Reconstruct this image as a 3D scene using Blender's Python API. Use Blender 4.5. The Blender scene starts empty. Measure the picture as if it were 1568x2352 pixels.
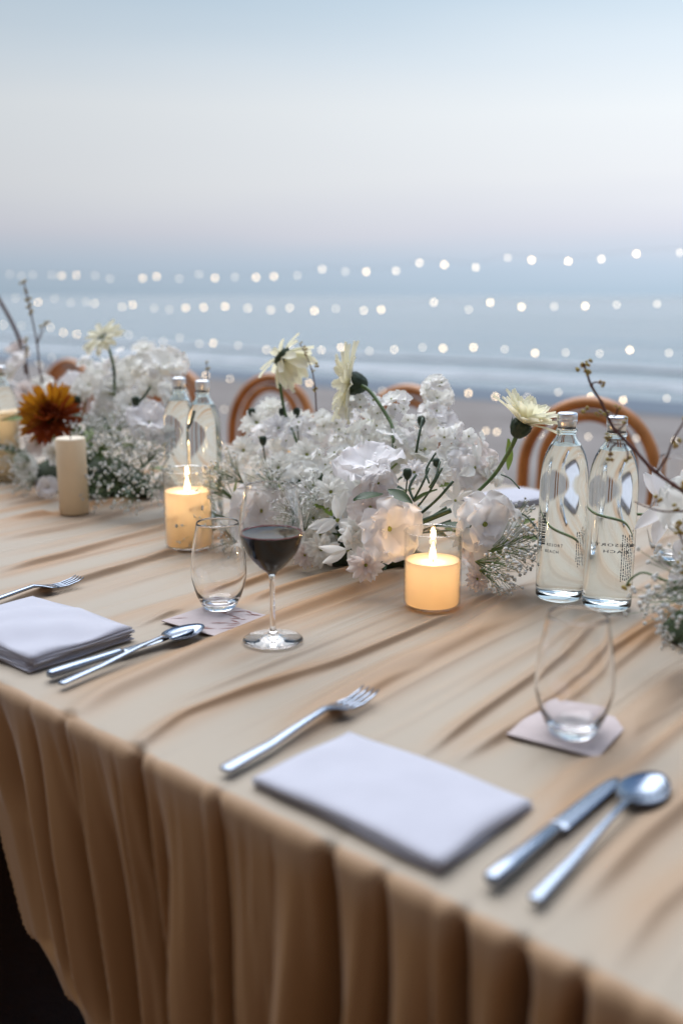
import bpy, bmesh, math, random
import numpy as np
from mathutils import Vector, Matrix, Quaternion

R = math.radians
PI = math.pi
sc = bpy.context.scene
col = sc.collection
rng = random.Random(7)

# ------------------------------------------------------------------ camera
CAM_H, PITCH = 1.18, R(12.24)
cam_d = bpy.data.cameras.new("camera")
cam = bpy.data.objects.new("camera", cam_d)
col.objects.link(cam)
cam.location = (0, 0, CAM_H)
cam.rotation_euler = (R(90) - PITCH, 0, 0)
cam_d.sensor_fit = 'VERTICAL'
cam_d.sensor_height = 36.0
cam_d.sensor_width = 24.0
cam_d.lens = 35.0
cam_d.clip_start = 0.02
cam_d.clip_end = 20000
cam_d.dof.use_dof = True
cam_d.dof.focus_distance = 1.43
cam_d.dof.aperture_fstop = 2.1
sc.camera = cam

# ------------------------------------------------------------------ sky
world = bpy.data.worlds.new("World")
sc.world = world
world.use_nodes = True
wn, wl = world.node_tree.nodes, world.node_tree.links
wn.clear()
SUN_EL, SUN_AZ = R(62), R(-14)          # azimuth: clockwise from the view direction
wout = wn.new('ShaderNodeOutputWorld')
bg = wn.new('ShaderNodeBackground')
bg2 = wn.new('ShaderNodeBackground')
addn = wn.new('ShaderNodeAddShader')
nish = wn.new('ShaderNodeTexSky')
nish.sky_type = 'NISHITA'
nish.sun_disc = False
nish.sun_elevation = SUN_EL
nish.sun_rotation = SUN_AZ
bg2.inputs['Strength'].default_value = 0.006
wl.new(nish.outputs[0], bg2.inputs['Color'])
tc = wn.new('ShaderNodeTexCoord')
sep = wn.new('ShaderNodeSeparateXYZ')
wl.new(tc.outputs['Generated'], sep.inputs[0])
# a slight streakiness of high thin cloud
nmap = wn.new('ShaderNodeMapping'); nmap.inputs['Scale'].default_value = (1.2, 1.2, 9.0)
wl.new(tc.outputs['Generated'], nmap.inputs[0])
nz = wn.new('ShaderNodeTexNoise'); nz.inputs['Scale'].default_value = 1.4; nz.inputs['Detail'].default_value = 3
wl.new(nmap.outputs[0], nz.inputs['Vector'])
mz = wn.new('ShaderNodeMath'); mz.operation = 'MULTIPLY_ADD'
mz.inputs[1].default_value = 0.05; mz.inputs[2].default_value = -0.025
wl.new(nz.outputs['Fac'], mz.inputs[0])
az_ = wn.new('ShaderNodeMath'); az_.operation = 'ADD'
wl.new(sep.outputs['Z'], az_.inputs[0]); wl.new(mz.outputs[0], az_.inputs[1])
ramp = wn.new('ShaderNodeValToRGB')
wl.new(az_.outputs[0], ramp.inputs['Fac'])
def lin(r, g, b):
    f = lambda c: ((c / 255 + .055) / 1.055) ** 2.4 if c > 10 else c / 255 / 12.92
    return (f(r), f(g), f(b), 1)
stops = [(0.0, lin(160, 180, 198)), (0.03, lin(172, 188, 206)), (0.068, lin(198, 200, 211)),
         (0.11, lin(213, 215, 219)), (0.165, lin(217, 221, 224)), (0.215, lin(204, 214, 222)), (0.27, lin(182, 200, 214)),
         (0.42, lin(146, 177, 209)), (1.0, lin(108, 146, 200))]
cr = ramp.color_ramp
cr.elements[0].position, cr.elements[0].color = stops[0]
cr.elements[1].position, cr.elements[1].color = stops[-1]
for p, c in stops[1:-1]:
    e = cr.elements.new(p); e.color = c
# brighter towards the afterglow on the right, dimmer over the land behind
def mrange(src, a, b, lo, hi):
    m = wn.new('ShaderNodeMapRange'); m.interpolation_type = 'SMOOTHSTEP'
    m.inputs['From Min'].default_value = a; m.inputs['From Max'].default_value = b
    m.inputs['To Min'].default_value = lo; m.inputs['To Max'].default_value = hi
    wl.new(src, m.inputs['Value']); return m.outputs[0]
mx = mrange(sep.outputs['X'], -0.7, 0.7, 0.74, 1.26)
my = mrange(sep.outputs['Y'], -0.8, 0.45, 0.33, 1.0)
mm = wn.new('ShaderNodeMath'); mm.operation = 'MULTIPLY'
wl.new(mx, mm.inputs[0]); wl.new(my, mm.inputs[1])
# the warm band of the sunset lies low in the sky behind the camera
glow_y = mrange(sep.outputs['Y'], 0.15, -0.75, 0.0, 1.0)
glow_z = mrange(sep.outputs['Z'], 0.0, 0.75, 1.0, 0.0)
gm = wn.new('ShaderNodeMath'); gm.operation = 'MULTIPLY'
wl.new(glow_y, gm.inputs[0]); wl.new(glow_z, gm.inputs[1])
wmix = wn.new('ShaderNodeMix'); wmix.data_type = 'RGBA'
wmix.inputs['B'].default_value = (.95, .52, .25, 1)
wl.new(gm.outputs[0], wmix.inputs['Factor']); wl.new(ramp.outputs['Color'], wmix.inputs['A'])
wl.new(wmix.outputs['Result'], bg.inputs['Color'])
wl.new(mm.outputs[0], bg.inputs['Strength'])
wl.new(bg.outputs[0], addn.inputs[0]); wl.new(bg2.outputs[0], addn.inputs[1])
wl.new(addn.outputs[0], wout.inputs['Surface'])

sun_d = bpy.data.lights.new("sun", 'SUN')
sun_d.energy = 4.7
sun_d.angle = R(66)
sun_d.color = (0.96, 0.97, 1.0)
sun = bpy.data.objects.new("sun", sun_d)
col.objects.link(sun)
sdir = Vector((math.sin(SUN_AZ) * math.cos(SUN_EL), math.cos(SUN_AZ) * math.cos(SUN_EL), math.sin(SUN_EL)))
sun.rotation_euler = sdir.to_track_quat('Z', 'Y').to_euler()

sc.view_settings.view_transform = 'Standard'
sc.view_settings.look = 'None'
sc.view_settings.exposure = 0.12
sc.view_settings.gamma = 1.0
sc.render.engine = 'CYCLES'
cy = sc.cycles
cy.use_denoising = True
cy.max_bounces = 16
cy.transmission_bounces = 14
cy.transparent_max_bounces = 24
cy.diffuse_bounces = 4
cy.glossy_bounces = 6
cy.caustics_reflective = False
cy.caustics_refractive = True
cy.sample_clamp_indirect = 12.0
cy.blur_glossy = 0.5

# ------------------------------------------------------------------ coordinates of the place
# table frame: U points across the table towards the sea, W along it to the far left
AZ = R(41.9)
U = Vector((math.sin(AZ), math.cos(AZ), 0))
W = Vector((-math.cos(AZ), math.sin(AZ), 0))
TOP = 0.75
U_F, U_B = 0.5255, 1.965        # near and far edge of the table
W_0, W_1 = -1.3, 4.7            # its ends
S = 2352 / (36.0 / 35.0)        # focal length measured in the 1568 x 2352 view of the photo
def T(u, w, z=0.0):
    p = U * u + W * w
    return Vector((p.x, p.y, z))
def ray(xd, yd):
    X, v = (xd - 784) / S, (yd - 1176) / S
    return Vector((X, math.cos(PITCH) - v * math.sin(PITCH), -math.sin(PITCH) - v * math.cos(PITCH)))
def at(xd, yd, z=TOP):           # point of the horizontal plane z seen there
    d = ray(xd, yd)
    return Vector((0, 0, CAM_H)) + d * ((z - CAM_H) / d.z)
def au(xd, yd, u):               # point of the vertical plane u seen there
    d = ray(xd, yd)
    return Vector((0, 0, CAM_H)) + d * (u / d.dot(U))
def uw(p):
    return p.dot(U), p.dot(W)

# ------------------------------------------------------------------ helpers
def link(o):
    col.objects.link(o); return o
def tag(o, label=None, cat=None, group=None, kind=None):
    if label: o['label'] = label
    if cat: o['category'] = cat
    if group: o['group'] = group
    if kind: o['kind'] = kind
    return o
def empty(name, loc, label=None, cat=None, group=None, rz=0.0):
    o = link(bpy.data.objects.new(name, None))
    o.location = loc; o.rotation_euler = (0, 0, rz); o.empty_display_size = .02
    return tag(o, label, cat, group)
def obj(name, me, parent=None, mat=None, loc=None, M=None):
    if mat is not None and not me.materials:
        me.materials.append(mat)
    o = link(bpy.data.objects.new(name, me))
    if parent is not None: o.parent = parent
    if M is not None: o.matrix_basis = M
    elif loc is not None: o.location = loc
    return o
def pymesh(name, V, F, smooth=True):
    me = bpy.data.meshes.new(name)
    me.from_pydata([tuple(v) for v in V], [], F)
    if smooth:
        me.polygons.foreach_set('use_smooth', [True] * len(me.polygons))
    me.update()
    return me
class MB:
    """collects shapes of one part"""
    def __init__(s): s.V, s.F = [], []
    def add(s, V, F):
        b = len(s.V)
        s.V += [Vector(v) for v in V]
        s.F += [tuple(i + b for i in f) for f in F]
        return s
    def tube(s, pts, rad, n=8, cap=True, flat=1.0):
        pts = [Vector(p) for p in pts]
        m = len(pts)
        rad = rad if isinstance(rad, (list, tuple)) else [rad] * m
        V, F = [], []
        t0 = (pts[1] - pts[0]).normalized()
        ref = Vector((0, 0, 1)) if abs(t0.z) < .9 else Vector((1, 0, 0))
        nrm = t0.cross(ref).normalized()
        for i in range(m):
            t = (pts[min(i + 1, m - 1)] - pts[max(i - 1, 0)])
            t = t.normalized() if t.length > 1e-9 else t0
            nrm = (nrm - t * nrm.dot(t)).normalized()
            bi = t.cross(nrm)
            for k in range(n):
                a = 2 * PI * k / n
                V.append(pts[i] + (nrm * math.cos(a) + bi * math.sin(a) * flat) * rad[i])
        for i in range(m - 1):
            for k in range(n):
                F.append((i * n + k, i * n + (k + 1) % n, (i + 1) * n + (k + 1) % n, (i + 1) * n + k))
        if cap:
            F.append(tuple(range(n))[::-1]); F.append(tuple(range((m - 1) * n, m * n)))
        return s.add(V, F)
    def ball(s, c, r, n=6, m=4, sz=1.0):
        V, F = [], []
        c = Vector(c)
        V.append(c + Vector((0, 0, -r * sz)))
        for i in range(1, m):
            a = -PI / 2 + PI * i / m
            for k in range(n):
                b = 2 * PI * k / n
                V.append(c + Vector((r * math.cos(a) * math.cos(b), r * math.cos(a) * math.sin(b), r * sz * math.sin(a))))
        V.append(c + Vector((0, 0, r * sz)))
        last = len(V) - 1
        for k in range(n):
            F.append((0, 1 + (k + 1) % n, 1 + k))
            F.append((last, 1 + (m - 2) * n + k, 1 + (m - 2) * n + (k + 1) % n))
        for i in range(m - 2):
            for k in range(n):
                F.append((1 + i * n + k, 1 + i * n + (k + 1) % n, 1 + (i + 1) * n + (k + 1) % n, 1 + (i + 1) * n + k))
        return s.add(V, F)
    def lathe(s, prof, n=40):
        V, F, rows = [], [], []
        for r, z in prof:
            if r < 1e-6:
                rows.append([len(V)]); V.append((0, 0, z))
            else:
                rows.append(list(range(len(V), len(V) + n)))
                V += [(r * math.cos(2 * PI * k / n), r * math.sin(2 * PI * k / n), z) for k in range(n)]
        for a, b in zip(rows, rows[1:]):
            for k in range(n):
                k2 = (k + 1) % n
                if len(a) == 1 and len(b) == 1: continue
                if len(a) == 1: F.append((a[0], b[k2], b[k]))
                elif len(b) == 1: F.append((a[k], a[k2], b[0]))
                else: F.append((a[k], a[k2], b[k2], b[k]))
        return s.add(V, F)
    def mesh(s, name, smooth=True, fix=False):
        me = pymesh(name, s.V, s.F, smooth)
        if fix:
            bm = bmesh.new(); bm.from_mesh(me)
            bmesh.ops.recalc_face_normals(bm, faces=bm.faces)
            bm.to_mesh(me); bm.free()
        return me
    def build(s, name, mat, parent=None, smooth=True, loc=None, M=None, fix=False):
        return obj(name, s.mesh(name, smooth, fix), parent, mat, loc, M)
def curve_pts(pts, n=8):
    """Catmull-Rom through the points"""
    pts = [Vector(p) for p in pts]
    q = [pts[0] * 2 - pts[1]] + pts + [pts[-1] * 2 - pts[-2]]
    out = []
    for i in range(1, len(q) - 2):
        for k in range(n):
            t = k / n
            a, b, c, d = q[i - 1], q[i], q[i + 1], q[i + 2]
            out.append(.5 * ((2 * b) + (c - a) * t + (2 * a - 5 * b + 4 * c - d) * t * t + (3 * b - a - 3 * c + d) * t ** 3))
    out.append(pts[-1])
    return out
def smooth_prof(pts, n=5):
    return [(max(p.x, 0), p.y) for p in curve_pts([Vector((a, b, 0)) for a, b in pts], n)]

# ------------------------------------------------------------------ materials
def new_mat(name):
    m = bpy.data.materials.new(name); m.use_nodes = True
    n, l = m.node_tree.nodes, m.node_tree.links
    return m, n, l, n['Principled BSDF']
def pbr(name, base, rough=.6, metal=0, spec=.5, var=0.0, vscale=40, bump=0.0, bscale=200, sheen=0, trans=0, ior=1.45, transl=0.0, tcol=None, base2=None):
    m, n, l, b = new_mat(name)
    b.inputs['Base Color'].default_value = (*base, 1)
    b.inputs['Roughness'].default_value = rough
    b.inputs['Metallic'].default_value = metal
    b.inputs['Specular IOR Level'].default_value = spec
    b.inputs['IOR'].default_value = ior
    b.inputs['Transmission Weight'].default_value = trans
    if sheen:
        b.inputs['Sheen Weight'].default_value = sheen
    if var or bump:
        t = n.new('ShaderNodeTexCoord')
    if var:
        nz = n.new('ShaderNodeTexNoise'); nz.inputs['Scale'].default_value = vscale; nz.inputs['Detail'].default_value = 4
        l.new(t.outputs['Object'], nz.inputs['Vector'])
        mx = n.new('ShaderNodeMix'); mx.data_type = 'RGBA'
        c2 = base2 or tuple(max(0, c * (1 - var)) for c in base)
        mx.inputs['A'].default_value = (*base, 1); mx.inputs['B'].default_value = (*c2, 1)
        mr = n.new('ShaderNodeMapRange'); mr.inputs['From Min'].default_value = .35; mr.inputs['From Max'].default_value = .65
        l.new(nz.outputs['Fac'], mr.inputs['Value']); l.new(mr.outputs[0], mx.inputs['Factor'])
        l.new(mx.outputs['Result'], b.inputs['Base Color'])
    if bump:
        nb = n.new('ShaderNodeTexNoise'); nb.inputs['Scale'].default_value = bscale; nb.inputs['Detail'].default_value = 3
        l.new(t.outputs['Object'], nb.inputs['Vector'])
        bp = n.new('ShaderNodeBump'); bp.inputs['Strength'].default_value = bump; bp.inputs['Distance'].default_value = .002
        l.new(nb.outputs['Fac'], bp.inputs['Height']); l.new(bp.outputs[0], b.inputs['Normal'])
    if transl:
        tb = n.new('ShaderNodeBsdfTranslucent'); tb.inputs['Color'].default_value = (*(tcol or base), 1)
        ms = n.new('ShaderNodeMixShader'); ms.inputs[0].default_value = transl
        l.new(b.outputs[0], ms.inputs[1]); l.new(tb.outputs[0], ms.inputs[2])
        l.new(ms.outputs[0], n['Material Output'].inputs['Surface'])
    return m
def emit(name, c, strength):
    m = bpy.data.materials.new(name); m.use_nodes = True
    n, l = m.node_tree.nodes, m.node_tree.links
    n.clear()
    e = n.new('ShaderNodeEmission'); e.inputs[0].default_value = (*c, 1); e.inputs[1].default_value = strength
    o = n.new('ShaderNodeOutputMaterial'); l.new(e.outputs[0], o.inputs[0])
    return m
def thin_glass(name, tint=(1, 1, 1), ior=1.5):
    """a thin pane or wall: straight-through transmission with Fresnel reflection"""
    m = bpy.data.materials.new(name); m.use_nodes = True
    n, l = m.node_tree.nodes, m.node_tree.links
    n.clear()
    t = n.new('ShaderNodeBsdfTransparent'); t.inputs[0].default_value = (*tint, 1)
    g = n.new('ShaderNodeBsdfGlossy'); g.inputs['Roughness'].default_value = .02
    lw = n.new('ShaderNodeLayerWeight'); lw.inputs['Blend'].default_value = .5
    pw = n.new('ShaderNodeMath'); pw.operation = 'POWER'; pw.inputs[1].default_value = 4.5
    l.new(lw.outputs['Facing'], pw.inputs[0])
    f = n.new('ShaderNodeMath'); f.operation = 'MULTIPLY_ADD'; f.inputs[1].default_value = .9; f.inputs[2].default_value = .06
    l.new(pw.outputs[0], f.inputs[0])
    x = n.new('ShaderNodeMixShader'); o = n.new('ShaderNodeOutputMaterial')
    l.new(f.outputs[0], x.inputs[0]); l.new(t.outputs[0], x.inputs[1]); l.new(g.outputs[0], x.inputs[2]); l.new(x.outputs[0], o.inputs[0])
    return m
def glass(name, color=(1, 1, 1), ior=1.5, rough=0.0, absorb=None, density=0):
    m, n, l, b = new_mat(name)
    b.inputs['Base Color'].default_value = (*color, 1)
    b.inputs['Roughness'].default_value = rough
    b.inputs['IOR'].default_value = ior
    b.inputs['Transmission Weight'].default_value = 1.0
    if absorb:
        va = n.new('ShaderNodeVolumeAbsorption'); va.inputs['Color'].default_value = (*absorb, 1); va.inputs['Density'].default_value = density
        l.new(va.outputs[0], n['Material Output'].inputs['Volume'])
    return m

M = {}
def cloth_mat():
    m, n, l, b = new_mat('champagne_cloth')
    t = n.new('ShaderNodeTexCoord')
    nz = n.new('ShaderNodeTexNoise'); nz.inputs['Scale'].default_value = 3; nz.inputs['Detail'].default_value = 5
    l.new(t.outputs['Object'], nz.inputs['Vector'])
    mx = n.new('ShaderNodeMix'); mx.data_type = 'RGBA'
    mx.inputs['A'].default_value = (.385, .325, .248, 1); mx.inputs['B'].default_value = (.36, .295, .217, 1)
    l.new(nz.outputs['Fac'], mx.inputs['Factor'])
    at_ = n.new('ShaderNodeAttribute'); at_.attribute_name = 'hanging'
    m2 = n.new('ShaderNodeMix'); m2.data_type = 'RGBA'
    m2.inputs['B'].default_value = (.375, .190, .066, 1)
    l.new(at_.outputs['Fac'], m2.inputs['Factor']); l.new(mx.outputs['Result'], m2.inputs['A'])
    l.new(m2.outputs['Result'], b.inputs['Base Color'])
    b.inputs['Roughness'].default_value = .6
    b.inputs['IOR'].default_value = 1.5
    b.inputs['Specular IOR Level'].default_value = .5
    b.inputs['Sheen Weight'].default_value = .2
    b.inputs['Sheen Roughness'].default_value = .35
    b.inputs['Sheen Tint'].default_value = (.92, .96, 1, 1)
    w1 = n.new('ShaderNodeTexNoise'); w1.inputs['Scale'].default_value = 600; w1.inputs['Detail'].default_value = 2
    l.new(t.outputs['Object'], w1.inputs['Vector'])
    bp = n.new('ShaderNodeBump'); bp.inputs['Strength'].default_value = .18; bp.inputs['Distance'].default_value = .001
    l.new(w1.outputs['Fac'], bp.inputs['Height']); l.new(bp.outputs[0], b.inputs['Normal'])
    tb = n.new('ShaderNodeBsdfTranslucent'); tb.inputs['Color'].default_value = (.62, .30, .11, 1)
    ms = n.new('ShaderNodeMixShader'); ms.inputs[0].default_value = .16
    l.new(b.outputs[0], ms.inputs[1]); l.new(tb.outputs[0], ms.inputs[2])
    l.new(ms.outputs[0], n['Material Output'].inputs['Surface'])
    return m
M['cloth'] = cloth_mat()
M['napkin'] = pbr('white_linen', (.435, .432, .475), .85, spec=.2, var=.04, vscale=30, bump=.25, bscale=900, sheen=.2)
M['paper'] = pbr('pink_paper', (.44, .372, .36), .8, var=.08, vscale=60)
M['paper_marks'] = pbr('brown_print', (.23, .10, .08), .8)
M['steel'] = pbr('stainless_steel', (.25, .285, .34), .26, metal=1, bump=.04, bscale=60)
M['glass'] = glass('clear_glass', (1, 1, 1), 1.5)
M['bottle'] = glass('pale_green_glass', (.93, .985, .97), 1.5)
M['thin'] = thin_glass('candle_glass', (.97, .97, .96))
M['water'] = glass('water', (1, 1, 1), 1.33)
M['wine'] = pbr('red_wine', (.003, .0003, .0006), .03, spec=.0)
M['wine_top'] = pbr('red_wine_surface', (.010, .001, .002), .02, spec=.25)
M['wine_edge'] = pbr('red_wine_edge', (.20, .012, .012), .08, spec=.4, transl=.5, tcol=(.5, .03, .02))
M['water_wall'] = glass('water_against_glass', (1, 1, 1), 1.33 / 1.5)
M['cap'] = pbr('silver_cap', (.75, .76, .78), .28, metal=1)
M['ink'] = pbr('dark_print', (.02, .035, .045), .6)
M['wood'] = pbr('bent_wood', (.58, .245, .072), .42, var=.35, vscale=12)
M['cane'] = pbr('cane_seat', (.42, .27, .14), .7, var=.3, vscale=90)
M['petal'] = pbr('white_petal', (.91, .90, .85), .55, spec=.25, var=.05, vscale=25, transl=.48, tcol=(.92, .92, .89), base2=(.87, .86, .80))
M['petal_cool'] = pbr('bluish_white_petal', (.895, .89, .885), .55, spec=.25, var=.05, vscale=25, transl=.48, tcol=(.92, .91, .90), base2=(.88, .84, .84))
M['petal_blush'] = pbr('blush_petal', (.86, .78, .75), .55, spec=.25, var=.1, vscale=30, transl=.45, tcol=(.90, .83, .79), base2=(.82, .80, .77))
M['petal_cream'] = pbr('cream_petal', (.86, .84, .68), .55, spec=.25, var=.1, vscale=40, transl=.42, tcol=(.86, .82, .60), base2=(.86, .84, .74))
M['disc_green'] = pbr('green_disc', (.32, .36, .07), .8, var=.5, vscale=400)
M['disc_dark'] = pbr('dark_disc', (.07, .07, .015), .8, var=.5, vscale=400, base2=(.25, .22, .04))
M['mum_yellow'] = pbr('yellow_petal', (.66, .36, .03), .6, var=.5, vscale=18, transl=.25, tcol=(.6, .3, .02), base2=(.50, .17, .01))
M['mum_red'] = pbr('rust_petal', (.42, .10, .02), .6, var=.4, vscale=18, transl=.2, tcol=(.5, .10, .01), base2=(.24, .05, .025))
M['stem'] = pbr('green_stem', (.10, .17, .055), .5, var=.3, vscale=60)
M['stem_dark'] = pbr('dark_green_stem', (.035, .07, .03), .55, var=.3, vscale=60)
M['calyx'] = pbr('dark_calyx', (.03, .055, .028), .6, var=.3, vscale=80)
M['leaf'] = pbr('dark_leaf', (.04, .075, .025), .45, var=.4, vscale=40, transl=.2, tcol=(.08, .16, .02))
M['leaf_light'] = pbr('light_leaf', (.20, .27, .07), .5, var=.3, vscale=40, transl=.3, tcol=(.25, .36, .06))
M['breath'] = pbr('babys_breath_white', (.78, .78, .74), .7, var=.2, vscale=300, transl=.2)
M['twig'] = pbr('brown_twig', (.12, .045, .03), .6, var=.4, vscale=100)
M['bud'] = pbr('yellow_green_bud', (.30, .27, .05), .6, var=.5, vscale=250, base2=(.34, .17, .03))
M['branch'] = pbr('dark_branch', (.075, .03, .025), .7, var=.3, vscale=30)
M['foam'] = pbr('moss_base', (.03, .045, .02), .9, var=.4, vscale=60)
def flame_mat(name, c, k):
    m = emit(name, c, k)
    n, l = m.node_tree.nodes, m.node_tree.links
    a, t = n.new('ShaderNodeAddShader'), n.new('ShaderNodeBsdfTransparent')
    e = next(x for x in n if x.type == 'EMISSION'); o = next(x for x in n if x.type == 'OUTPUT_MATERIAL')
    l.new(e.outputs[0], a.inputs[0]); l.new(t.outputs[0], a.inputs[1]); l.new(a.outputs[0], o.inputs[0])
    return m
M['flame'] = flame_mat('flame', (1, .62, .26), 6)
M['flame_core'] = flame_mat('flame_core', (1, .80, .45), 8)
M['wick'] = pbr('wick', (.03, .02, .02), .9)
def wax_mat(name, c, tc, k):
    return pbr(name, c, .45, spec=.35, var=.06, vscale=20, bump=.05, bscale=120, transl=k, tcol=tc)
M['wax'] = wax_mat('ivory_wax', (.84, .76, .60), (.95, .74, .47), .5)
M['wax_dull'] = wax_mat('cream_wax', (.88, .79, .63), (.9, .74, .5), .28)
M['wire'] = pbr('light_wire', (.03, .03, .03), .6)
M['bulb_a'] = emit('bright_bulb', (1, .72, .42), 10)
M['bulb_b'] = emit('soft_bulb', (1, .80, .56), 6.5)
M['bulb_c'] = emit('dim_bulb', (1, .86, .68), 3.4)
M['post'] = pbr('post_wood', (.14, .09, .06), .8, var=.3, vscale=20)

# ------------------------------------------------------------------ beach and sea
def strip(name, us, ws, zf, mat, kind='structure', label=None):
    V, F = [], []
    nw = len(ws)
    for u in us:
        for w in ws: V.append(T(u, w, zf(u, w)))
    for i in range(len(us) - 1):
        for j in range(nw - 1):
            F.append((i * nw + j + 1, i * nw + j, (i + 1) * nw + j, (i + 1) * nw + j + 1))
    o = obj(name, pymesh(name, V, F), None, mat)
    return tag(o, label, None, None, kind)
def sand_mat(name, c1, c2, rough, spec, bstr):
    m, n, l, b = new_mat(name)
    t = n.new('ShaderNodeTexCoord')
    a = n.new('ShaderNodeTexNoise'); a.inputs['Scale'].default_value = .9; a.inputs['Detail'].default_value = 8
    l.new(t.outputs['Object'], a.inputs['Vector'])
    mr = n.new('ShaderNodeMapRange'); mr.inputs['From Min'].default_value = .35; mr.inputs['From Max'].default_value = .65
    l.new(a.outputs['Fac'], mr.inputs['Value'])
    mx = n.new('ShaderNodeMix'); mx.data_type = 'RGBA'
    mx.inputs['A'].default_value = (*c1, 1); mx.inputs['B'].default_value = (*c2, 1)
    l.new(mr.outputs[0], mx.inputs['Factor']); l.new(mx.outputs['Result'], b.inputs['Base Color'])
    b.inputs['Roughness'].default_value = rough; b.inputs['Specular IOR Level'].default_value = spec
    c = n.new('ShaderNodeTexNoise'); c.inputs['Scale'].default_value = 14; c.inputs['Detail'].default_value = 6
    l.new(t.outputs['Object'], c.inputs['Vector'])
    bp = n.new('ShaderNodeBump'); bp.inputs['Strength'].default_value = bstr; bp.inputs['Distance'].default_value = .03
    l.new(c.outputs['Fac'], bp.inputs['Height']); l.new(bp.outputs[0], b.inputs['Normal'])
    return m
M['sand'] = sand_mat('dry_sand', (.205, .185, .172), (.15, .132, .12), .9, .2, .5)
M['wet'] = sand_mat('wet_sand', (.085, .110, .14), (.07, .095, .125), .7, .2, .12)
def sea_mat():
    m, n, l, b = new_mat('sea_water')
    b.inputs['Base Color'].default_value = (.165, .215, .24, 1)
    b.inputs['Roughness'].default_value = .22
    b.inputs['IOR'].default_value = 1.33
    t = n.new('ShaderNodeTexCoord')
    mp = n.new('ShaderNodeMapping'); mp.inputs['Rotation'].default_value = (0, 0, AZ); mp.inputs['Scale'].default_value = (.35, 1.4, 1)
    l.new(t.outputs['Object'], mp.inputs[0])
    a = n.new('ShaderNodeTexNoise'); a.inputs['Scale'].default_value = 1.2; a.inputs['Detail'].default_value = 5
    l.new(mp.outputs[0], a.inputs['Vector'])
    bp = n.new('ShaderNodeBump'); bp.inputs['Strength'].default_value = .6; bp.inputs['Distance'].default_value = .2
    l.new(a.outputs['Fac'], bp.inputs['Height']); l.new(bp.outputs[0], b.inputs['Normal'])
    return m
M['sea'] = sea_mat()
M['surf'] = pbr('sea_foam', (.30, .325, .345), .7, var=.2, vscale=1.5)
def zsand(u, w):
    z = 0.0 if u < 8 else -.12 * ((u - 8) / 4) ** 1.5
    return z + (.012 * math.sin(u * 2.3 + w) * math.sin(w * 1.7) if u > 2.6 and u < 9 else 0)
us = [-400, -60, -15, -4, -1, 0] + [.5 * k for k in range(1, 31)]
ws = [-400, -60, -20] + list(range(-10, 31)) + [45, 90, 400]
strip('beach_sand', us, ws, zsand, M['sand'])
wsw = [-60, -20] + [-8 + k for k in range(40)] + [45, 90]
strip('wet_sand', [10.0 + .3 * k for k in range(9)], wsw, lambda u, w: zsand(u, w) + .006, M['wet'])
def zsea(u, w):
    a = min(.045, .004 + .004 * max(0, u - 12)) if u < 160 else 0
    return -.115 + a * (math.sin(u * 1.9 + .5 * math.sin(w * .25)) + .5 * math.sin(u * .83 + w * .21))
us = [11.7 + .22 * k for k in range(90)] + [32 + 1.0 * k for k in range(30)] + [64, 72, 85, 100, 130, 200, 500, 1500, 9000]
ws = [-9000, -900, -200, -60, -30] + [-14 + 1.0 * k for k in range(54)] + [50, 80, 200, 900, 9000]
strip('sea', us, ws, zsea, M['sea'])
def foam_line(u0, width, w0, w1, dz, seed):
    r = random.Random(seed)
    V, F = [], []
    n = 160
    ph = [r.uniform(0, 6) for _ in range(6)]
    for i in range(n + 1):
        w = w0 + (w1 - w0) * i / n
        e = lambda k: .16 * math.sin(w * .9 + ph[k]) + .09 * math.sin(w * 2.7 + ph[k + 1]) + .05 * math.sin(w * 6.1 + ph[k + 2])
        for k in range(4):
            u = u0 + width * k / 3 + e(0 if k < 2 else 3) * width
            V.append(T(u, w, max(zsea(u, w), zsand(u, w)) + dz + (.015 if k in (1, 2) else -.004)))
    for i in range(n):
        for k in range(3):
            a = i * 4 + k
            F.append((a, a + 1, a + 5, a + 4))
    o = obj('sea_foam', pymesh('sea_foam', V, F), None, M['surf'])
    tag(o, None, None, None, 'stuff')
    return o
tag(foam_line(13.2, 1.3, -8, 34, .012, 3), 'pale line of surf breaking along the shore')
tag(foam_line(16.6, .6, -8, 38, .03, 5), 'thin line of foam farther out on the sea')

# ------------------------------------------------------------------ tablecloth
flat_spots = []      # (u, w, radius): places where things stand and the cloth lies flat
def lay(p, r):
    flat_spots.append((*uw(p), r)); return p
P_wine = lay(at(627, 1474), .05)
P_stemless_left = lay(at(505, 1403), .06)
P_stemless_front = lay(at(1312, 1692), .055)
P_candle = lay(at(991, 1393), .05)
P_candle_back = lay(at(435, 1256), .05)
P_pillar = lay(at(172, 1180), .05)
P_bottle = [lay(at(1282, 1376), .045), lay(at(1391, 1397), .045)]
P_bottle_far = [lay(at(474, 1190), .045), lay(at(421, 1172), .045)]

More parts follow.
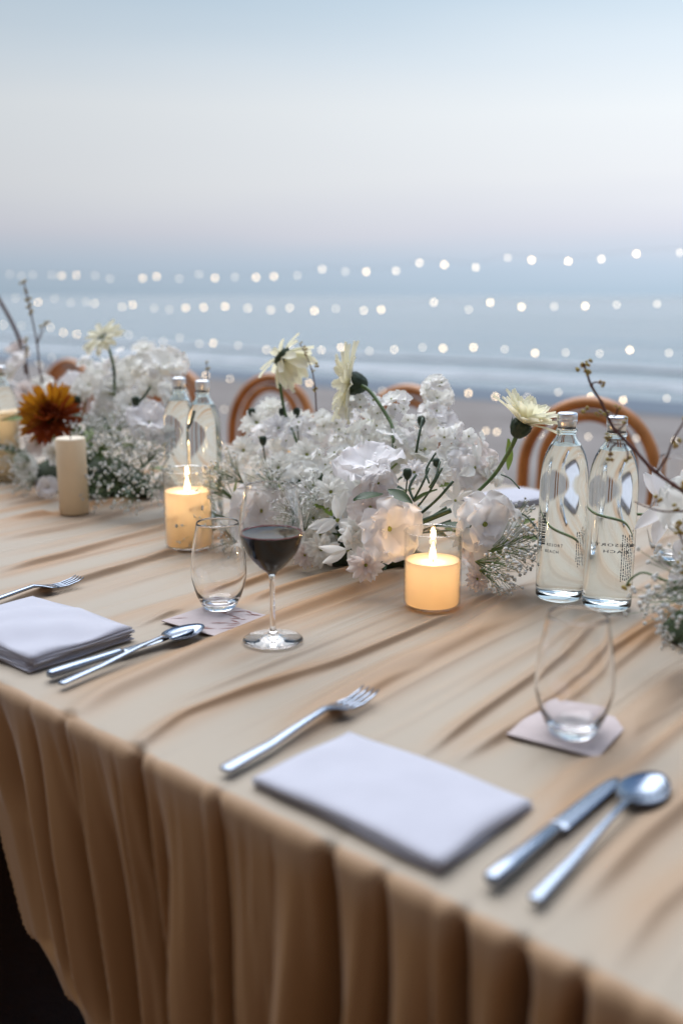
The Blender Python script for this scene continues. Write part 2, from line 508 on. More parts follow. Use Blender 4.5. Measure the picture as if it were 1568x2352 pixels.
def fold(pts, h, sig, steep=.4, lean=.0):
    c = sorted(uw(at(x, y, TOP + .004)) for x, y in pts)
    h *= 1.0; lean *= .35; steep = max(steep, .52)
    return dict(u=[a for a, b in c], w=[b for a, b in c], h=h, s=sig, st=steep, lean=lean)
folds = [
    fold([(145, 1645), (260, 1580), (420, 1510), (560, 1450), (700, 1390), (900, 1320)], .011, .020, .75, .003),
    fold([(312, 1706), (420, 1640), (560, 1588), (784, 1513), (1004, 1420), (1109, 1368)], .008, .012, .16, .009),
    fold([(640, 1690), (784, 1598), (934, 1518), (1084, 1453), (1199, 1363)], .012, .022, .9, .002),
    fold([(989, 1716), (1084, 1643), (1224, 1543), (1284, 1503), (1349, 1443)], .008, .011, .16, .009),
    fold([(1070, 1725), (1164, 1672), (1229, 1628), (1309, 1563), (1384, 1498), (1484, 1443), (1534, 1408)], .009, .014, .15, .010),
    fold([(1224, 1900), (1334, 1775), (1440, 1670), (1568, 1550)], .009, .020, .9, .002),
    fold([(1334, 2050), (1459, 1920), (1568, 1835), (1640, 1770)], .008, .018, .2, .007),
    fold([(1420, 2180), (1500, 2080), (1640, 1960)], .006, .016, .5, .003),
    fold([(540, 1390), (700, 1335), (860, 1290)], .007, .014, .4, .004),
    fold([(320, 1432), (440, 1386), (530, 1352), (640, 1310)], .007, .012, .2, .008),
    fold([(0, 1385), (200, 1328), (390, 1268), (520, 1225)], .011, .016, .22, .009),
    fold([(0, 1312), (150, 1275), (390, 1205)], .009, .016, .5, .004),
    fold([(0, 1238), (140, 1212), (300, 1172), (400, 1150)], .010, .015, .4, .005),
    fold([(0, 1195), (140, 1175), (260, 1150)], .010, .014, .4, .006),
    fold([(0, 1160), (120, 1140)], .012, .02, .4, .006),
    fold([(640, 1725), (760, 1640), (900, 1560)], .004, .008, .6, .0),
    fold([(1240, 1660), (1400, 1530), (1500, 1450)], .006, .012, .5, .003),
]
fr = random.Random(21)
w = 0.05
while w < W_1 - .1:
    sl = -math.tan(R(3.5)) + fr.uniform(-.05, .05)
    u0 = U_F + fr.choice([0.02, .08, .2, .35, .6]); u1 = U_B - fr.choice([.02, .1, .3])
    n = 5
    uu = [u0 + (u1 - u0) * k / (n - 1) for k in range(n)]
    wob = fr.uniform(-.005, .005)
    big = w > 1.35
    folds.append(dict(u=uu, w=[w - sl * (x - U_F) + wob * math.sin(5 * x) for x in uu],
                      h=fr.uniform(.0012, .0032) * (1.5 if big else 1), s=fr.uniform(.008, .016), st=fr.uniform(.6, 1.0), lean=0, lay=fr.choice((.25, .5, .9))))
    w += fr.uniform(.028, .06)
w = 0.1
while w < 2.6:
    u0 = U_F + fr.uniform(.01, .5); u1 = min(U_B - .02, u0 + fr.uniform(.5, 1.2))
    sl = math.tan(R(3.5)) + fr.uniform(-.07, .07)
    uu = [u0 + (u1 - u0) * k / 4 for k in range(5)]
    folds.append(dict(u=uu, w=[w + sl * (x - U_F) + .004 * math.sin(9 * x + w * 50) for x in uu], h=fr.uniform(.0005, .0017), s=fr.uniform(.0035, .008), st=fr.uniform(.4, 1), lean=0, lay=.15))
    w += fr.uniform(.010, .032)
def sstep(x): x = np.clip(x, 0, 1); return x * x * (3 - 2 * x)
def cloth():
    cols = np.concatenate([np.arange(W_0, .12, .02), np.arange(.12, 1.5, .0021), np.arange(1.5, 3.6, .006), np.arange(3.6, W_1 + .001, .015)])
    r = .014
    rows = []                                                        # u, z, normal u, normal z, kind
    for d in np.concatenate([np.linspace(.735, .2, 150), np.linspace(.192, r, 26)]): rows.append((U_F, TOP - d, -1, 0, 0))
    for k in range(1, 7):
        a = PI / 2 * k / 7
        rows.append((U_F + r - r * math.cos(a), TOP - r + r * math.sin(a), -math.cos(a), math.sin(a), 0))
    for u in np.concatenate([np.linspace(U_F + r, U_F + .5, 60), np.linspace(U_F + .51, U_B - r, 62)]): rows.append((u, TOP, 0, 1, 1))
    for k in range(1, 5):
        a = PI / 2 * k / 5
        rows.append((U_B - r + r * math.sin(a), TOP - r + r * math.cos(a), math.sin(a), math.cos(a), 2))
    for d in np.linspace(r, .735, 14): rows.append((U_B, TOP - d, 1, 0, 2))
    rows = np.array(rows)
    nr, nc = len(rows), len(cols)
    Uo = np.repeat(rows[:, 0][:, None], nc, 1); Zo = np.repeat(rows[:, 1][:, None], nc, 1)
    Wo = np.repeat(cols[None, :], nr, 0)
    NU, NZ = rows[:, 2][:, None], rows[:, 3][:, None]
    # --- folds on the top
    H = np.zeros((nr, nc)); L = np.zeros((nr, nc)); LAY = np.zeros((nr, nc))
    un = rows[:, 0]
    for f in folds:
        u0, u1 = f['u'][0], f['u'][-1]
        wc = np.interp(un, f['u'], f['w'])
        fade = sstep((un - u0 + .05) / .12) * sstep((u1 + .10 - un) / .14)
        x = (Wo - wc[:, None]) / f['s']
        g = np.where(x < 0, np.exp(-(x / f['st']) ** 2), np.exp(-x ** 2)) * fade[:, None]
        H = np.maximum(H, 0) + f['h'] * g if False else H + f['h'] * g
        L = L - f['lean'] * g
        LAY = LAY + f.get('lay', min(1, f['h'] / .006)) * np.exp(-np.abs(x) ** 2.2 / 2.2) * fade[:, None]
    mask = np.ones((nr, nc))
    for (u, w_, rr) in flat_spots:
        d = np.sqrt((Uo - u) ** 2 + (Wo - w_) ** 2)
        mask *= .12 + .88 * sstep((d - rr + .015) / .03)
    topw = (NZ > .5) * np.ones((1, nc))
    H = np.clip(H, 0, .026) * mask * topw; L = L * mask * topw
    # soft waviness of the cloth
    H = H + topw * .0012 * np.sin(Wo * 31 + Uo * 4) * np.sin(Uo * 9 + Wo * 3) * mask
    # --- pleats of the two skirts
    def pleats(seed, given):
        pr = random.Random(seed)
        v = list(given)
        lo, hi = min(v), max(v)
        x = lo
        while x > W_0 - .1: x -= pr.choice((.022, .035, .05, .075, .11)) * pr.uniform(.8, 1.2); v.append(x)
        x = hi
        while x < W_1 + .1: x += pr.choice((.022, .035, .05, .075, .11)) * pr.uniform(.8, 1.2); v.append(x)
        v = sorted(v)
        return v, [pr.uniform(.1, 1.0) ** 2 for _ in v], [pr.uniform(.08, .75) for _ in v], [pr.uniform(-.35, .35) for _ in v]
    def prof(ws_, v, depth, crest, skew, sharp):
        idx = np.clip(np.searchsorted(v, ws_) - 1, 0, len(v) - 2)
        va, vb = np.array(v)[idx], np.array(v)[idx + 1]
        t = np.clip((ws_ - va) / (vb - va), 0, 1)
        t = t + np.array(skew)[idx] * t * (1 - t) * 1.6
        da, db = np.array(depth)[idx], np.array(depth)[idx + 1]
        base = -(da * (1 - t) + db * t)
        return base + np.sin(PI * np.clip(t, 0, 1)) ** sharp * (np.array(crest)[idx] - base)
    edge = lambda x: uw(at(x, 1580 + .4935 * x))[1]
    given = [edge(x) for x in (-60, -15, 60, 135, 200, 305, 345, 455, 490, 600, 740, 775, 868, 985, 1050, 1190, 1225, 1330, 1460, 1530)]
    v1, d1, c1, k1 = pleats(5, given)
    for k, x in enumerate(v1):
        for q_, dd in ((-15, 1.6), (135, .9), (305, 2.4), (490, .7), (740, 2.8), (868, 1.1), (1050, 1.6), (1190, 1.9), (1330, 1.2)):
            if abs(x - edge(q_)) < 1e-4: d1[k] = dd
    # lower down neighbouring pleats run into each other
    keep = [k for k in range(len(v1)) if d1[k] > .45 or k % 3 == 0]
    v2 = [v1[k] for k in keep]; d2 = [d1[k] * 1.1 for k in keep]; c2 = [c1[k] * 1.2 for k in keep]; k2 = [k1[k] for k in keep]
    OPEN = np.zeros((nr, nc), dtype=bool)
    for side in (0, 2):
        sel = rows[:, 4] == side
        d = (TOP - rows[sel, 1])[:, None]
        sway = np.clip((.49 - Wo[sel]) * .5, -.19, .16) if side == 0 else 0 * Wo[sel]
        ww = Wo[sel] - sway * d + .012 * np.sin(Wo[sel] * 13 + 1.3) * d
        p1 = prof(ww, v1, d1, c1, k1, 1.0); p2 = prof(ww, v2, d2, c2, k2, 1.0)
        k = sstep((d - .05) / .5)
        p = p1 * (1 - k) + p2 * k
        p = p + .30 * np.sin(ww * 41 + 5 * np.sin(ww * 11) + d * 2) * sstep(d / .2) + .18 * np.sin(ww * 95 + 3 * np.sin(ww * 17)) * np.exp(-d / .3) + .10 * np.sin(ww * 170 + d * 9 + 4 * np.sin(ww * 23)) + .06 * np.sin(ww * 290 + d * 5)
        A = .0016 + .022 * sstep(d / .24) + .034 * sstep(d / .55)
        H[sel] = A * p - .03 * d
        tr = random.Random(31 + side)
        for _ in range(150):                                         # fine creases running down the gathers
            wq, dep, sg, sl = tr.uniform(W_0, W_1) if tr.random() < .5 else tr.uniform(.1, 1.2), tr.uniform(.0015, .0075), tr.uniform(.0026, .006), tr.uniform(-.05, .05)
            d0, ln = tr.uniform(-.1, .25), tr.uniform(.2, .8)
            H[sel] -= dep * np.exp(-((ww - wq - sl * d) / sg) ** 2) * sstep((d - d0 + .02) / .08) * sstep((d0 + ln - d) / .2) * sstep(d / .05)
        if side == 0:                                                # a few tight tucks
            for q_, dep, sg in ((135, .016, .006), (305, .050, .0075), (490, .018, .005), (740, .062, .008), (868, .026, .006), (1050, .034, .007), (1190, .045, .0075), (1330, .03, .006)):
                H[sel] -= dep * np.exp(-((ww - edge(q_)) / (sg * (1 + 1.5 * d))) ** 2) * sstep((d + .012) / .06)
        if side == 0:
            # the skirt is parted here: one sees the dark under the table
            wb = np.interp(d, [0, .163, .195, .239, .296, .34, .359, .735], [1.12, 1.009, .999, .982, .962, .89, .851, .55])
            H[sel] *= 1 - np.exp(-((Wo[sel] - wb + .015) / .06) ** 2) * sstep((d - .06) / .1)
            gap = sstep((Wo[sel] - wb) / .02) * sstep((wb + .5 - Wo[sel]) / .10) * sstep((d - .03) / .1)
            OPEN[sel] = gap > .5
    # dimples running in from the edge
    e1 = np.maximum(prof(cols, v1, d1, c1, k1, .7), -1.6)
    dist = np.abs(rows[:, 0] - U_F)[:, None]
    onf = ((rows[:, 4] == 1) & (rows[:, 0] < U_F + .4))[:, None]
    H = H + onf * (.0022 * e1[None, :] - .0015) * np.exp(-dist / .022)
    Uf = Uo + NU * H; Zf = Zo + NZ * H; Wf = Wo + L
    Zf = np.maximum(Zf, .012)
    V = np.empty((nr * nc, 3))
    V[:, 0] = (Uf * U.x + Wf * W.x).ravel(); V[:, 1] = (Uf * U.y + Wf * W.y).ravel(); V[:, 2] = Zf.ravel()
    i, j = np.meshgrid(np.arange(nr - 1), np.arange(nc - 1), indexing='ij')
    a = (i * nc + j).ravel()
    a = a[~OPEN.ravel()[a]]
    Fq = np.stack([a, a + nc, a + nc + 1, a + 1], 1)
    me = bpy.data.meshes.new('tablecloth')
    me.vertices.add(len(V)); me.vertices.foreach_set('co', V.ravel())
    me.loops.add(Fq.size); me.loops.foreach_set('vertex_index', Fq.ravel().astype(np.int32))
    me.polygons.add(len(Fq)); me.polygons.foreach_set('loop_start', np.arange(0, Fq.size, 4, dtype=np.int32))
    me.polygons.foreach_set('use_smooth', np.ones(len(Fq), dtype=bool))
    me.update(calc_edges=True)
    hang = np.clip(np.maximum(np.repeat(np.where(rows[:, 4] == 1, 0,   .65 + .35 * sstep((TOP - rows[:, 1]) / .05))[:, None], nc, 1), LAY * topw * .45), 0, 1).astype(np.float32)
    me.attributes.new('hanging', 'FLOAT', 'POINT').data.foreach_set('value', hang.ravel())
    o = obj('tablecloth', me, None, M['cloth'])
    tag(o, 'champagne tablecloth with long folds and gathered skirt covering the banquet table', 'tablecloth')
    # the cloth hanging at both ends
    for we, sgn in ((W_0, -1), (W_1, 1)):
        V, F = [], []
        us_ = np.linspace(U_F + .01, U_B - .01, 90)
        for q, d in enumerate((.0, .02, .1, .3, .5, .735)):
            for u in us_:
                out = (.004 + .05 * d) * math.sin(u * 55 + math.sin(u * 9) * 2) + .05 * d
                V.append(T(u, we + sgn * max(out, -.01), TOP - d))
        n = len(us_)
        for q in range(5):
            for k in range(n - 1): F.append((q * n + k, q * n + k + 1, (q + 1) * n + k + 1, (q + 1) * n + k))
        e = pymesh('end_drop', V, F)
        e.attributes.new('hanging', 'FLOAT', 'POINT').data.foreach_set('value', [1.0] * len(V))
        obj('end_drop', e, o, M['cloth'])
    return o
cloth()

# the table under the cloth
tb_ = empty('banquet_table', T((U_F + U_B) / 2, (W_0 + W_1) / 2, 0), 'long banquet table hidden under the champagne cloth', 'table', None, math.atan2(W.y, W.x))
def box(lx, ly, z0, z1):
    V = [(sx * lx, sy * ly, z) for z in (z0, z1) for sx, sy in ((-1, -1), (1, -1), (1, 1), (-1, 1))]
    return V, [(3, 2, 1, 0), (4, 5, 6, 7), (0, 1, 5, 4), (1, 2, 6, 5), (2, 3, 7, 6), (3, 0, 4, 7)]
obj('table_top', pymesh('table_top', *box((W_1 - W_0) / 2 - .03, (U_B - U_F) / 2 - .03, TOP - .035, TOP - .018), False), tb_, M['post'])
for x in (-2.8, -1, 1, 2.8):
    for y in (-.55, .55):
        obj('leg', pymesh('leg', *box(.025, .025, 0, TOP - .0355), False), tb_, M['post'], loc=(x, y, 0))

# ------------------------------------------------------------------ chairs
def make_chair():
    root = empty('bentwood_chair', (0, 0, 0), cat='chair', group='bentwood chairs along the far side of the table')
    def hoop(h, wd, z0, lean, r, ox):
        pts = []
        for k in range(8): pts.append((ox + lean * (k / 8) ** 1.3 * .7, -wd / 2 * (0.9 + .1 * k / 8), z0 + (h - wd / 2 - z0) * k / 8))
        for k in range(17):
            a = PI - PI * k / 16
            z = (h - wd / 2) + wd / 2 * math.sin(a)
            pts.append((ox + lean * (.7 + .3 * math.sin(a)), wd / 2 * math.cos(a), z))
        for k in range(7, -1, -1): pts.append((ox + lean * (k / 8) ** 1.3 * .7, wd / 2 * (0.9 + .1 * k / 8), z0 + (h - wd / 2 - z0) * k / 8))
        return curve_pts(pts, 2)
    MB().tube(hoop(.885, .40, .0, .06, .0135, 0.19), .0180, 10).build('back_frame', M['wood'], root)
    MB().tube(hoop(.848, .27, .46, .055, .012, .19), .0155, 10).build('inner_hoop', M['wood'], root)
    b = MB().lathe([(0, .452), (.17, .452), (.172, .458), (.17, .466), (0, .462)], 32); b.build('seat', M['cane'], root)
    MB().tube([(.20 * math.cos(a), .20 * math.sin(a), .455) for a in [2 * PI * k / 36 for k in range(37)]], .017, 8, False).build('seat_ring', M['wood'], root)
    for s in (-1, 1):
        MB().tube([(-.15, .13 * s, .445), (-.17, .15 * s, .2), (-.19, .17 * s, 0)], [.017, .015, .012], 8).build('leg', M['wood'], root)
    MB().tube([(.17 * math.cos(a), .17 * math.sin(a), .22) for a in [2 * PI * k / 36 for k in range(37)]], .009, 6, False).build('stretcher', M['wood'], root)
    return root
def copy_tree(o, parent=None):
    c = o.copy(); col.objects.link(c)
    if parent is not None: c.parent = parent
    for ch in list(o.children):
        copy_tree(ch, c)
    return c
chair0 = make_chair()
rzU = math.atan2(U.y, U.x)
chair_spots = [
    (2.32, 1.335, 4, 'bentwood chair with double hoop back behind the two nearest water bottles'),
    (2.30, 2.005, -3, 'bentwood chair whose hoop peeks over the middle flowers next to a drooping cream gerbera stem'),
    (2.34, 2.65, 3, 'bentwood chair with hoop back under the tallest cream gerbera of the middle flowers'),
    (2.31, 3.19, -4, 'bentwood chair half hidden behind the far pair of glass bottles'),
    (2.33, 3.97, 2, 'bentwood chair farthest along the table, above the orange flower'),
]
for i, (u, w_, a, lab) in enumerate(chair_spots):
    o = chair0 if i == 0 else copy_tree(chair0)
    o.location = T(u, w_, 0); o.rotation_euler = (0, 0, rzU + R(a)); o['label'] = lab

# ------------------------------------------------------------------ strings of lights
U_L = 5.2
rows_px = [
 [(1640,572),(1560,580),(1460,583),(1380,595),(1304,600),(1220,597),(1165,592),(1092,614),(1020,608),(963,604),(909,622),(841,624),(793,624),(740,618),(683,633),(629,635),(588,637),(540,636),(494,638),(457,630),(412,640),(360,635),(328,639),(253,640),(219,633),(176,632),(142,633),(120,632),(76,631),(50,634),(23,630),(-25,628),(-60,630)],
 [(1650,690),(1508,698),(1415,700),(1343,703),(1272,704),(1197,705),(1125,695),(1076,711),(996,694),(875,711),(835,713),(771,709),(722,714),(665,707),(622,712),(569,708),(517,704),(468,706),(427,707),(389,711),(354,708),(305,700),(281,705),(218,697),(198,694),(163,696),(126,686),(88,694),(36,685),(-20,684),(-60,686)],
 [(1640,800),(1535,811),(1445,804),(1376,812),(1298,810),(1228,811),(1158,802),(1087,798),(1017,800),(970,798),(905,803),(848,806),(783,798),(738,804),(668,803),(612,803),(547,793),(490,788),(458,789),(413,776),(375,784),(332,783),(297,769),(246,772),(212,774),(177,768),(146,764),(117,752),(50,748),(8,746),(-50,742)],
 [(1650,925),(1530,915),(1430,919),(1356,911),(1281,901),(1210,912),(1137,911),(1075,903),(990,905),(950,900),(878,897),(800,890),(710,880),(640,876),(528,870),(473,862),(400,856),(320,850),(201,831),(120,822),(45,812),(-40,806)],
 [(1650,1015),(1548,1012),(1460,1007),(1350,1003),(1240,998),(1140,992),(1115,990),(1055,985),(960,978),(820,968),(690,960),(590,950),(515,940),(420,930),(300,912),(150,890),(20,872),(-60,862)],
]
bright = {(1460,583),(1220,597),(1020,608),(841,624),(629,635),(360,635),(588,637),(494,638),(176,632),(142,633),(328,639),(1304,600),(1125,695),(875,711),(1197,705),(1343,703),(722,714),(517,704),(468,706),(427,707),(305,700),(88,694),(1017,800),(1087,798),(1445,804),(783,798),(490,788),(177,768),(146,764),(1228,811),(1075,903),(1356,911),(1137,911),(710,880),(1430,919),(473,862)}
bulb_me = {}
for k in 'abc':
    me = MB().ball((0, 0, 0), .0068, 10, 7, 1.15).mesh('bulb'); me.materials.append(M['bulb_' + k]); bulb_me[k] = me
socket_me = MB().tube([(0, 0, .010), (0, 0, .024)], .006, 6).mesh('socket'); socket_me.materials.append(M['wire'])
string_labels = ['topmost string of warm bulbs, crossing the sky just over the sea horizon',
                 'second string of warm bulbs from the top, just under the sea horizon',
                 'middle string of warm bulbs, crossing the sea over the flowers',
                 'second lowest string of warm bulbs, in front of the surf line',
                 'lowest string of warm bulbs, in front of the dry sand']
lr = random.Random(3)
for lab, row in zip(string_labels, rows_px):
    pts = [au(x, y, U_L + lr.uniform(-.04, .04)) for x, y in row]
    pts = [T(U_L, .35, pts[0].z + .06)] + pts + [T(U_L, 12.6, pts[-1].z + .05)]
    root = empty('string_light', pts[1], lab, 'string light', 'strings of bulbs between the table and the sea')
    base = pts[1]
    wire = [p - base + Vector((0, 0, .022)) for p in pts]
    MB().tube(wire, .0005, 4).build('wire', M['wire'], root)
    for px, p in zip(row, pts[1:-1]):
        k = 'a' if px in bright else lr.choice('bcc')
        b_ = obj('bulb', bulb_me[k], root, loc=p - base)
for w_ in (.35, 12.6):
    p = empty('light_post', T(U_L, w_, 0), 'wooden post holding the near end of the light strings' if w_ < 1 else 'wooden post holding the far end of the light strings', 'post', 'posts of the light strings')
    MB().tube([(0, 0, -.1), (.004, .002, .9), (0, 0, 1.75)], [.028, .026, .024], 10).build('pole', M['post'], p)
    MB().lathe([(.0, 1.752), (.03, 1.752), (.03, 1.775), (0, 1.785)], 12).build('pole_cap', M['post'], p, fix=True)

# ------------------------------------------------------------------ napkins
def slab(L, B, h, r=.004, nu=24, nv=18, puff=.0015, seed=0, round_x=1):
    """a soft folded layer, L along x, B along y"""
    pr = random.Random(seed); ph = [pr.uniform(0, 6) for _ in range(4)]
    V, F = [], []
    ring = [(-1, 0.0), (-.995, .35), (-.98, .75), (-.955, 1.0)]
    def zt(x, y): return puff * (math.sin(x * 70 + ph[0]) * math.sin(y * 55 + ph[1]) * .4 + math.cos(PI * x / L) * math.cos(PI * y / B))
    n = nu
    xs = [-L / 2 + L * k / (nu - 1) for k in range(nu)]
    ys = [-B / 2 + B * k / (nv - 1) for k in range(nv)]
    top = {}
    for i, x in enumerate(xs):
        for j, y in enumerate(ys):
            ex = min(L / 2 - abs(x), B / 2 - abs(y))
            f = min(1, ex / r) if r else 1
            f = math.sqrt(max(0, 1 - (1 - f) ** 2))
            top[i, j] = len(V); V.append((x, y, h * (.5 + .5 * f) + zt(x, y) * f))
    bot = {}
    for i, x in enumerate(xs):
        for j, y in enumerate(ys):
            if i in (0, nu - 1) or j in (0, nv - 1):
                bot[i, j] = len(V); V.append((x * (1 - .006), y * (1 - .006), 0))
    for i in range(nu - 1):
        for j in range(nv - 1): F.append((top[i, j], top[i + 1, j], top[i + 1, j + 1], top[i, j + 1]))
    for i in range(nu - 1):
        F.append((top[i + 1, 0], top[i, 0], bot[i, 0], bot[i + 1, 0])); F.append((top[i, nv - 1], top[i + 1, nv - 1], bot[i + 1, nv - 1], bot[i, nv - 1]))
    for j in range(nv - 1):
        F.append((top[0, j], top[0, j + 1], bot[0, j + 1], bot[0, j])); F.append((top[nu - 1, j + 1], top[nu - 1, j], bot[nu - 1, j], bot[nu - 1, j + 1]))
    F.append(tuple([bot[i, 0] for i in range(nu)] + [bot[nu - 1, j] for j in range(1, nv)] + [bot[i, nv - 1] for i in range(nu - 2, -1, -1)] + [bot[0, j] for j in range(nv - 2, 0, -1)])[::-1])
    return V, F
def napkin(c1, c2, c3, c4, label, layers=4, hl=.0034, seed=0, shift=.004):
    """corners in order round the napkin; c1-c2 is one long side"""
    c = (c1 + c2 + c3 + c4) / 4
    ex = ((c2 - c1) + (c3 - c4)) / 2; ey = ((c4 - c1) + (c3 - c2)) / 2
    L, B = ex.length, ey.length
    ang = math.atan2(ex.y, ex.x)
    root = empty('napkin', Vector((c.x, c.y, TOP + .003)), label, 'napkin', 'folded napkins at the place settings', ang)
    pr = random.Random(seed)
    for k in range(layers):
        V, F = slab(L - .002 * (layers - 1 - k) * pr.random(), B - .001 * k, hl, .009, puff=.0012 + .0012 * k, seed=seed + k)
        f1, f2 = pr.uniform(0, 6), pr.uniform(0, 6)
        V = [(x + .0012 * math.sin(y * 60 + f1), y + .0014 * math.sin(x * 38 + f2), z * (1 + .16 * math.sin(x * 17 + f2) * math.sin(y * 23 + f1)) + (.0016 * k / layers) * math.sin(x * 21 + 1) ) for x, y, z in V]
        dx = pr.uniform(-shift, shift) if k < layers - 1 else 0
        o = obj('fold', pymesh('fold', V, F), root, M['napkin'], loc=(dx, pr.uniform(-.001, .001), k * (hl + .0002)))
        o.rotation_euler = (0, 0, R(pr.uniform(-.7, .7)) if k < layers - 1 else 0)
    return root
zN = TOP + .012
napkin(at(780, 1668, zN), at(1222, 1832, zN), at(1012, 1985, zN), at(604, 1788, zN), 'large white folded napkin nearest the table edge, beside the front fork', 2, .0052, seed=3, shift=.001)
napkin(at(75, 1372, zN), at(300, 1450, zN), at(80, 1528, zN), at(-150, 1442, zN), 'white folded napkin cut by the frame, beside the knife and spoon left of the wine', 6, .0026, seed=9, shift=.006)
napkin(at(1150, 1112, zN), at(1242, 1132, zN), at(1180, 1172, zN), at(1085, 1146, zN), 'white napkin on the far side of the table behind the large ruffled flower', 3, seed=14)

# ------------------------------------------------------------------ cutlery
def sweep(prof):
    """prof: list of (x, half width, half thickness, z) along x"""
    V, F = [], []
    n = 10
    for x, hw, ht, z in prof:
        for k in range(n):
            a = 2 * PI * k / n
            c, s_ = math.cos(a), math.sin(a)
            V.append((x, hw * math.copysign(abs(c) ** .6, c), z + ht * math.copysign(abs(s_) ** .8, s_)))
    for i in range(len(prof) - 1):
        for k in range(n): F.append((i * n + k, (i + 1) * n + k, (i + 1) * n + (k + 1) % n, i * n + (k + 1) % n))
    F.append(tuple(range(n))); F.append(tuple(range((len(prof) - 1) * n, len(prof) * n))[::-1])
    return V, F
def lay_along(name, a, b, label, cat, z=TOP + .004):
    d = b - a
    return empty(name, Vector((a.x, a.y, z)), label, cat, 'cutlery at the place settings', math.atan2(d.y, d.x)), math.hypot(d.x, d.y)
def knife(a, b, label):
    root, L = lay_along('table_knife', a, b, label, 'knife')
    hl = L * .46
    V, F = sweep([(0, .004, .003, .0055), (.003, .0066, .0046, .0055), (.03, .0070, .0048, .006), (hl * .6, .0060, .0042, .006), (hl, .0058, .0045, .006), (hl + .006, .005, .003, .006)])
    obj('handle', pymesh('handle', V, F), root, M['steel'])
    bl = L - hl
    prof = []
    for k in range(13):
        t = k / 12
        hw = .0085 * (1 - .15 * t) if t < .7 else .0085 * .9 * math.sqrt(max(0.001, 1 - ((t - .7) / .305) ** 2))
        prof.append((hl + .004 + bl * t, hw, .0011, .005))
    V, F = sweep(prof)
    obj('blade', pymesh('blade', V, F), root, M['steel'])
    return root
def spoon(a, b, label, bw=.021, bl=.066):
    root, L = lay_along('dessert_spoon', a, b, label, 'spoon')
    hl = L - bl
    V, F = sweep([(0, .0045, .0016, .004), (.003, .0056, .0018, .004), (hl * .35, .0046, .0018, .006), (hl * .75, .0029, .002, .011), (hl * .95, .0030, .002, .0125), (hl + .006, .0055, .0016, .0095)])
    obj('handle', pymesh('handle', V, F), root, M['steel'])
    V, F = [], []
    nr_, na = 8, 28
    for side in (0, 1):
        b0 = len(V)
        for i in range(nr_ + 1):
            q = i / nr_
            for k in range(na):
                an = 2 * PI * k / na
                x = hl + bl / 2 + bl / 2 * q * math.cos(an)
                y = bw * q * math.sin(an) * (1 - .18 * math.cos(an))
                z = .0095 - .0085 * (1 - q ** 2.2) - (.0011 if side else 0)
                V.append((x, y, z))
        for i in range(nr_):
            for k in range(na):
                f = (b0 + i * na + k, b0 + i * na + (k + 1) % na, b0 + (i + 1) * na + (k + 1) % na, b0 + (i + 1) * na + k)
                F.append(f if side else f[::-1])
    m0 = (nr_ + 1) * na
    for k in range(na):
        p, q = nr_ * na + k, nr_ * na + (k + 1) % na
        F.append((p, q, m0 + q, m0 + p))
    me = pymesh('bowl', V, F)
    obj('bowl', me, root, M['steel'])
    return root
def fork(a, b, label):
    root, L = lay_along('table_fork', a, b, label, 'fork')
    hd = .068; hl = L - hd
    V, F = sweep([(0, .005, .0018, .004), (.003, .0076, .0022, .004), (hl * .4, .0062, .0022, .006), (hl * .78, .0038, .0026, .012), (hl * .93, .0036, .0026, .0145), (hl, .0055, .0018, .0125), (hl + .012, .0125, .0012, .009), (hl + .024, .0128, .0011, .0068)])
    obj('handle', pymesh('handle', V, F), root, M['steel'])
    for k in range(4):
        y = (k - 1.5) * .0068
        V, F = sweep([(hl + .022, .0021, .0011, .007), (hl + .04, .0019, .0011, .0062), (hl + .058, .0016, .001, .0088), (hl + hd, .0008, .0007, .0125)])
        obj('tine', pymesh('tine', [(x, y + yy, z) for x, yy, z in V], F), root, M['steel'])
    return root
fork(at(514, 1787), at(852, 1588, TOP + .012), 'steel fork nearest the table edge, beside the large front napkin')
fork(at(-150, 1432), at(184, 1330, TOP + .012), 'steel fork peeping out behind the left napkin')
knife(at(1122, 2050), at(1412, 1812), 'steel knife nearest the table edge, with a thick round handle')
spoon(at(1224, 2090), at(1512, 1782, TOP + .01), 'steel spoon nearest the table edge, right of the front knife')
knife(at(112, 1568), at(440, 1462), 'steel knife beside the left napkin')
spoon(at(140, 1586), at(464, 1442, TOP + .008), 'steel spoon beside the left napkin, its bowl near the pink coaster')
fork(at(1245, 1205), at(1330, 1150, TOP + .01), 'fork on the far side of the table seen behind the two bottles')

# ------------------------------------------------------------------ coasters
def coaster(c, half, rot, label, marks):
    root = empty('paper_coaster', Vector((c.x, c.y, TOP + .0035)), label, 'coaster', 'paper coasters under the tumblers', rot)
    h = half
    V = [(-h, -h, 0), (h, -h, 0), (h, h, 0), (-h, h, 0), (-h, -h, .0012), (h, -h, .0012), (h, h, .0012), (-h, h, .0012)]
    F = [(3, 2, 1, 0), (4, 5, 6, 7), (0, 1, 5, 4), (1, 2, 6, 5), (2, 3, 7, 6), (3, 0, 4, 7)]
    obj('paper_sheet', pymesh('paper_sheet', V, F, False), root, M['paper'])
    if marks:
        pr = random.Random(marks)
        b = MB()
        for _ in range(26):
            x, y = pr.uniform(-h * .9, h * .9), pr.uniform(-h * .9, h * .9)
            if math.hypot(x, y) < h * .35: continue
            a = pr.uniform(-.6, .6) + .4
            l = pr.uniform(.005, .016); wd = pr.uniform(.001, .0026)
            q = Vector((math.cos(a), math.sin(a), 0)); n_ = Vector((-math.sin(a), math.cos(a), 0))
            p = Vector((x, y, .0016))
            b.add([p - q * l, p - n_ * wd, p + q * l, p + n_ * wd * .6], [(0, 1, 2, 3)])
        o = b.build('printed_marks', M['paper_marks'], root, False)
        o['kind'] = 'stuff'
    return root
ang_c = math.atan2(W.y, W.x)
